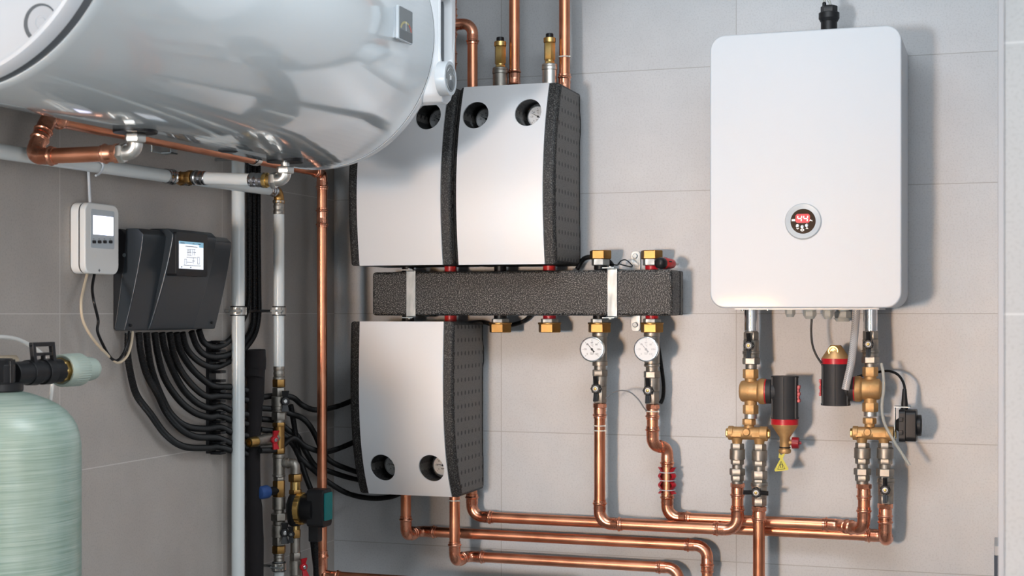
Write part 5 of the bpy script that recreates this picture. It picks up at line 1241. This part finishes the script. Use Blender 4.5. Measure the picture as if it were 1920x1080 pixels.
def double_body(px, y0, lab, xl, xr, neck1, neck2):
    P = B(px, 812, GD); s = sc(P); t = thing('branch_piece', lab, 'pipe fitting', (P.x, P.y, zpx(812, s)))
    o = y0
    stack(t, px, GD, [('h', 785.5 + o, 796.5 + o, 12.6, 'hex_nut', 'cast_brass'), ('c', 796 + o, 803 + o, 9.4, 'neck', 'cast_brass')])
    zc = zpx(812.5, s); X0, X1 = B(xl, 812, GD).x, B(xr, 812, GD).x; L_ = X1 - X0
    MB().lathe((X0, P.y, zc), (1, 0, 0), [(0, 12.2 * s), (.001, 13.4 * s), (9 * s, 13.4 * s), (10 * s, 12.1 * s), (L_ - 15 * s, 12.1 * s), (L_ - 14 * s, 13.8 * s), (L_ - .001, 13.8 * s), (L_, 12.5 * s)], 36).build('body', MAT['cast_brass'], t)
    for xe, d_ in ((X0, -1), (X1, 1)): MB().lathe((xe, P.y, zc), (d_, 0, 0), prof('h', 4.6 * s, 8.6 * s), 6).build('end_plug', MAT['brass'], t)
    MB().lathe((P.x - 3 * s, P.y - 8 * s, zc + 3 * s), (0, -1, 0), [(0, 7 * s), (6.0 * s, 7 * s), (7.5 * s, 5.8 * s)], 28).build('boss', MAT['cast_brass'], t)
    mb = MB()
    for a, b in ((X0 + 6 * s, P.x - 13 * s), (P.x + 7 * s, X1 - 12 * s)): mb.box((a, P.y - 12.8 * s, zc - 6 * s), (b, P.y - 6 * s, zc + 1.5 * s))
    mb.build('cast_panel', MAT['cast_brass'], t, bev=.0008)
    for n in (neck1, neck2): MB().lathe((B(n, 830, GD).x, P.y, zpx(832.5, s)), (0, 0, 1), [(0, 8.8 * s), (4 * s, 9.2 * s), (12 * s, 11.5 * s)], 28).build('outlet', MAT['cast_brass'], t)
    return t
double_body(1404.5, 0, 'brass double branch piece under the left filter', 1366, 1439.5, 1382, 1424)
double_body(1630.5, -2, 'brass double branch piece under the right filter', 1599, 1676, 1616, 1657.5)
def leg(px, rows, lab, cat='valve', nm='check_valve'):
    t = thing(nm, lab, cat, B(px, 860, GD)); stack(t, px, GD, rows); return t
leg(1382.5, [('h', 831.5, 842.5, 12.9, 'hex_end', 'nickel'), ('c', 842, 861.5, 14.4, 'valve_body', 'nickel'), ('h', 861, 871, 12.6, 'hex_end', 'nickel'), ('c', 870.5, 879, 9.6, 'neck', 'nickel'), ('h', 878.5, 891, 14.6, 'union_nut', 'nickel'), ('h', 891, 902, 12.4, 'hex_nut', 'nickel'), ('c', 901.5, 907, 10.4, 'neck', 'nickel')],
    'nickel check valve on the left leg of the left boiler group')
leg(1424, [('h', 832.5, 844.5, 13.0, 'hex_end', 'nickel'), ('c', 844, 863.5, 14.6, 'valve_body', 'nickel'), ('h', 863, 874, 13.2, 'hex_end', 'nickel'), ('c', 873.5, 883, 10.8, 'neck', 'nickel'), ('h', 882.5, 898.5, 15, 'union_nut', 'nickel')],
    'nickel check valve above the valve whose black handle lies horizontal')
t = leg(1423.7, [('h', 898.5, 905, 13.6, 'hex_nut', 'nickel'), ('k', 904, 912, 16, 'body_ring', 'nickel'), ('c', 911, 934, 14.2, 'valve_body', 'nickel'), ('h', 933.5, 948, 13.6, 'hex_end', 'nickel')], 'nickel ball valve with its black wing handle turned horizontal', nm='ball_valve')
H_ = B(1417.5, 924, GD + .027); handle(t, H_, sc(H_), False)
leg(1617, [('h', 830, 840, 13.2, 'hex_end', 'nickel'), ('c', 839.5, 859.5, 15.3, 'valve_body', 'nickel'), ('h', 859, 870, 13.4, 'hex_end', 'nickel'), ('c', 869.5, 878.5, 10.2, 'neck', 'nickel'), ('h', 878, 890.5, 16, 'union_nut', 'nickel'), ('h', 890.5, 902, 13.4, 'hex_nut', 'nickel'), ('c', 901.5, 908, 11, 'neck', 'nickel')],
    'nickel check valve on the left leg of the right boiler group')
leg(1659.5, [('h', 830, 840, 13.2, 'hex_end', 'nickel'), ('c', 839.5, 859.5, 15.6, 'valve_body', 'nickel'), ('h', 859, 870, 13.6, 'hex_end', 'nickel'), ('c', 869.5, 879, 11, 'neck', 'nickel'), ('h', 878.5, 893, 16.6, 'union_nut', 'nickel')],
    'nickel check valve on the right leg of the right boiler group')
t = leg(1661, [('h', 892.5, 898, 14, 'hex_nut', 'nickel'), ('k', 897, 907, 16, 'body_ring', 'nickel'), ('c', 906, 929, 14.6, 'valve_body', 'nickel'), ('h', 928.5, 945, 14, 'hex_end', 'nickel')], 'nickel ball valve with upright black wing handle at the far lower right', nm='ball_valve')
H_ = B(1659.5, 919, GD + .028); handle(t, H_, sc(H_), True)

# ---- hoses, cables and actuator on the right
hpts = [B(1606, 572, .16), B(1604.5, 600, .16), B(1601, 640, .165), B(1596, 680, .168), B(1589, 712, .168), B(1584.5, 732, .168)]
tag(MB().sweep(resample(catmull(hpts, 12), .004), .0086, 24).build('braided_hose', MAT['braid']), 'translucent braided hose hanging from the boiler beside the right chrome sleeve', 'hose')
tag(cable([B(1652.5, 682, .135), B(1656, 700, .145), B(1657, 730, .15), B(1653.5, 765, .15), B(1659, 795, .15), B(1675, 825, .15), B(1692, 852, .15), B(1707, 875, .15)], .0034).build('thin_tube', MAT['tube_clear']), 'thin milky tube running down across the right filter and ending free', 'tube')
tag(cable([B(1522, 597, .13), B(1521, 620, .13), B(1523, 645, .132), B(1530, 665, .134), B(1542, 684, .135)], .0024).build('cable', MAT['black']), 'thin black cable from the boiler gland to the right filter canister', 'cable')
tag(cable([B(1608, 706, .075), B(1625, 702, .06), B(1650, 697, .062), B(1668, 696, .07), B(1684, 703, .085), B(1694, 718, .10), B(1697, 733, .108)], .0030).build('cable', MAT['black']), 'thick black cable arching from behind the right filter to the black actuator', 'cable')
ac = thing('actuator', 'black round actuator with a steel bracket and cable plug on the right boiler group', 'actuator', B(1705, 797, GD))
P = B(1700, 797, GD); s = sc(P); zc = zpx(797, s)
def X_(px): return B(px, 797, GD).x
MB().lathe((X_(1680), P.y, zc), (1, 0, 0), [(0, 9 * s), (6 * s, 14 * s), (9 * s, 14 * s)], 24).build('mount', MAT['black_plastic'], ac)
mb = MB().prism([(a, b) for a, b in rrect(58 * s, 60 * s, 8 * s)], (X_(1687), P.y, zc), (0, 1, 0), (0, 0, 1), (1, 0, 0), 12 * s)
for k in (-1, 1): mb.box((X_(1688), P.y - 33 * s, zc + k * 12 * s - 4 * s), (X_(1695), P.y - 28 * s, zc + k * 12 * s + 4 * s))
mb.build('base_plate', MAT['black_plastic'], ac, bev=.0012)
MB().prism(rrect(54 * s, 59 * s, 10 * s), (X_(1698.5), P.y, zc), (0, 1, 0), (0, 0, 1), (1, 0, 0), 20 * s).build('housing', MAT['black_plastic'], ac, bev=.0025, seg=3)
MB().lathe((X_(1717), P.y, zc), (1, 0, 0), [(0, 20 * s), (9 * s, 20 * s), (10.5 * s, 18.5 * s), (10.5 * s, 15 * s), (9.5 * s, 14.5 * s), (9.5 * s, .001)], 36).build('knob', MAT['black_plastic'], ac)
mb = MB().lathe((X_(1696), P.y, zpx(770, s)), (0, 0, 1), [(0, 6.2 * s), (12 * s, 6.2 * s), (40 * s, 3.6 * s), (41 * s, 3 * s)], 16); mb.build('cable_boot', MAT['black_plastic'], ac)
mb = MB(); mb.box((X_(1677), P.y - 8 * s, zpx(833, s)), (X_(1678.2), P.y + 24 * s, zpx(763, s))); mb.box((X_(1677), P.y - 12 * s, zpx(764, s)), (X_(1707), P.y + 20 * s, zpx(762, s))); mb.build('steel_bracket', MAT['zinc'], ac)
# dark unit at the right edge
sp = B(1870, 1040, .30)
sb = thing('wall_box', 'narrow dark slate box with grey top at the lower right beside the wall edge', 'box', (sp.x, sp.y, .8))
xa = B(1864.5, 1040, .30).x; zt_ = B(1868, 1025, .30).z; ztt = B(1868, 1007, .30).z
MB().box((xa, -.42, .6), (XR + .003, -.30, zt_)).build('housing', MAT['slate'], sb, bev=.002)
MB().box((xa, -.42, zt_), (XR + .003, -.30, ztt)).build('cover', MAT['paint_grey'], sb, bev=.002)
for o in bpy.data.objects:
    if '_w' in o: del o['_w']
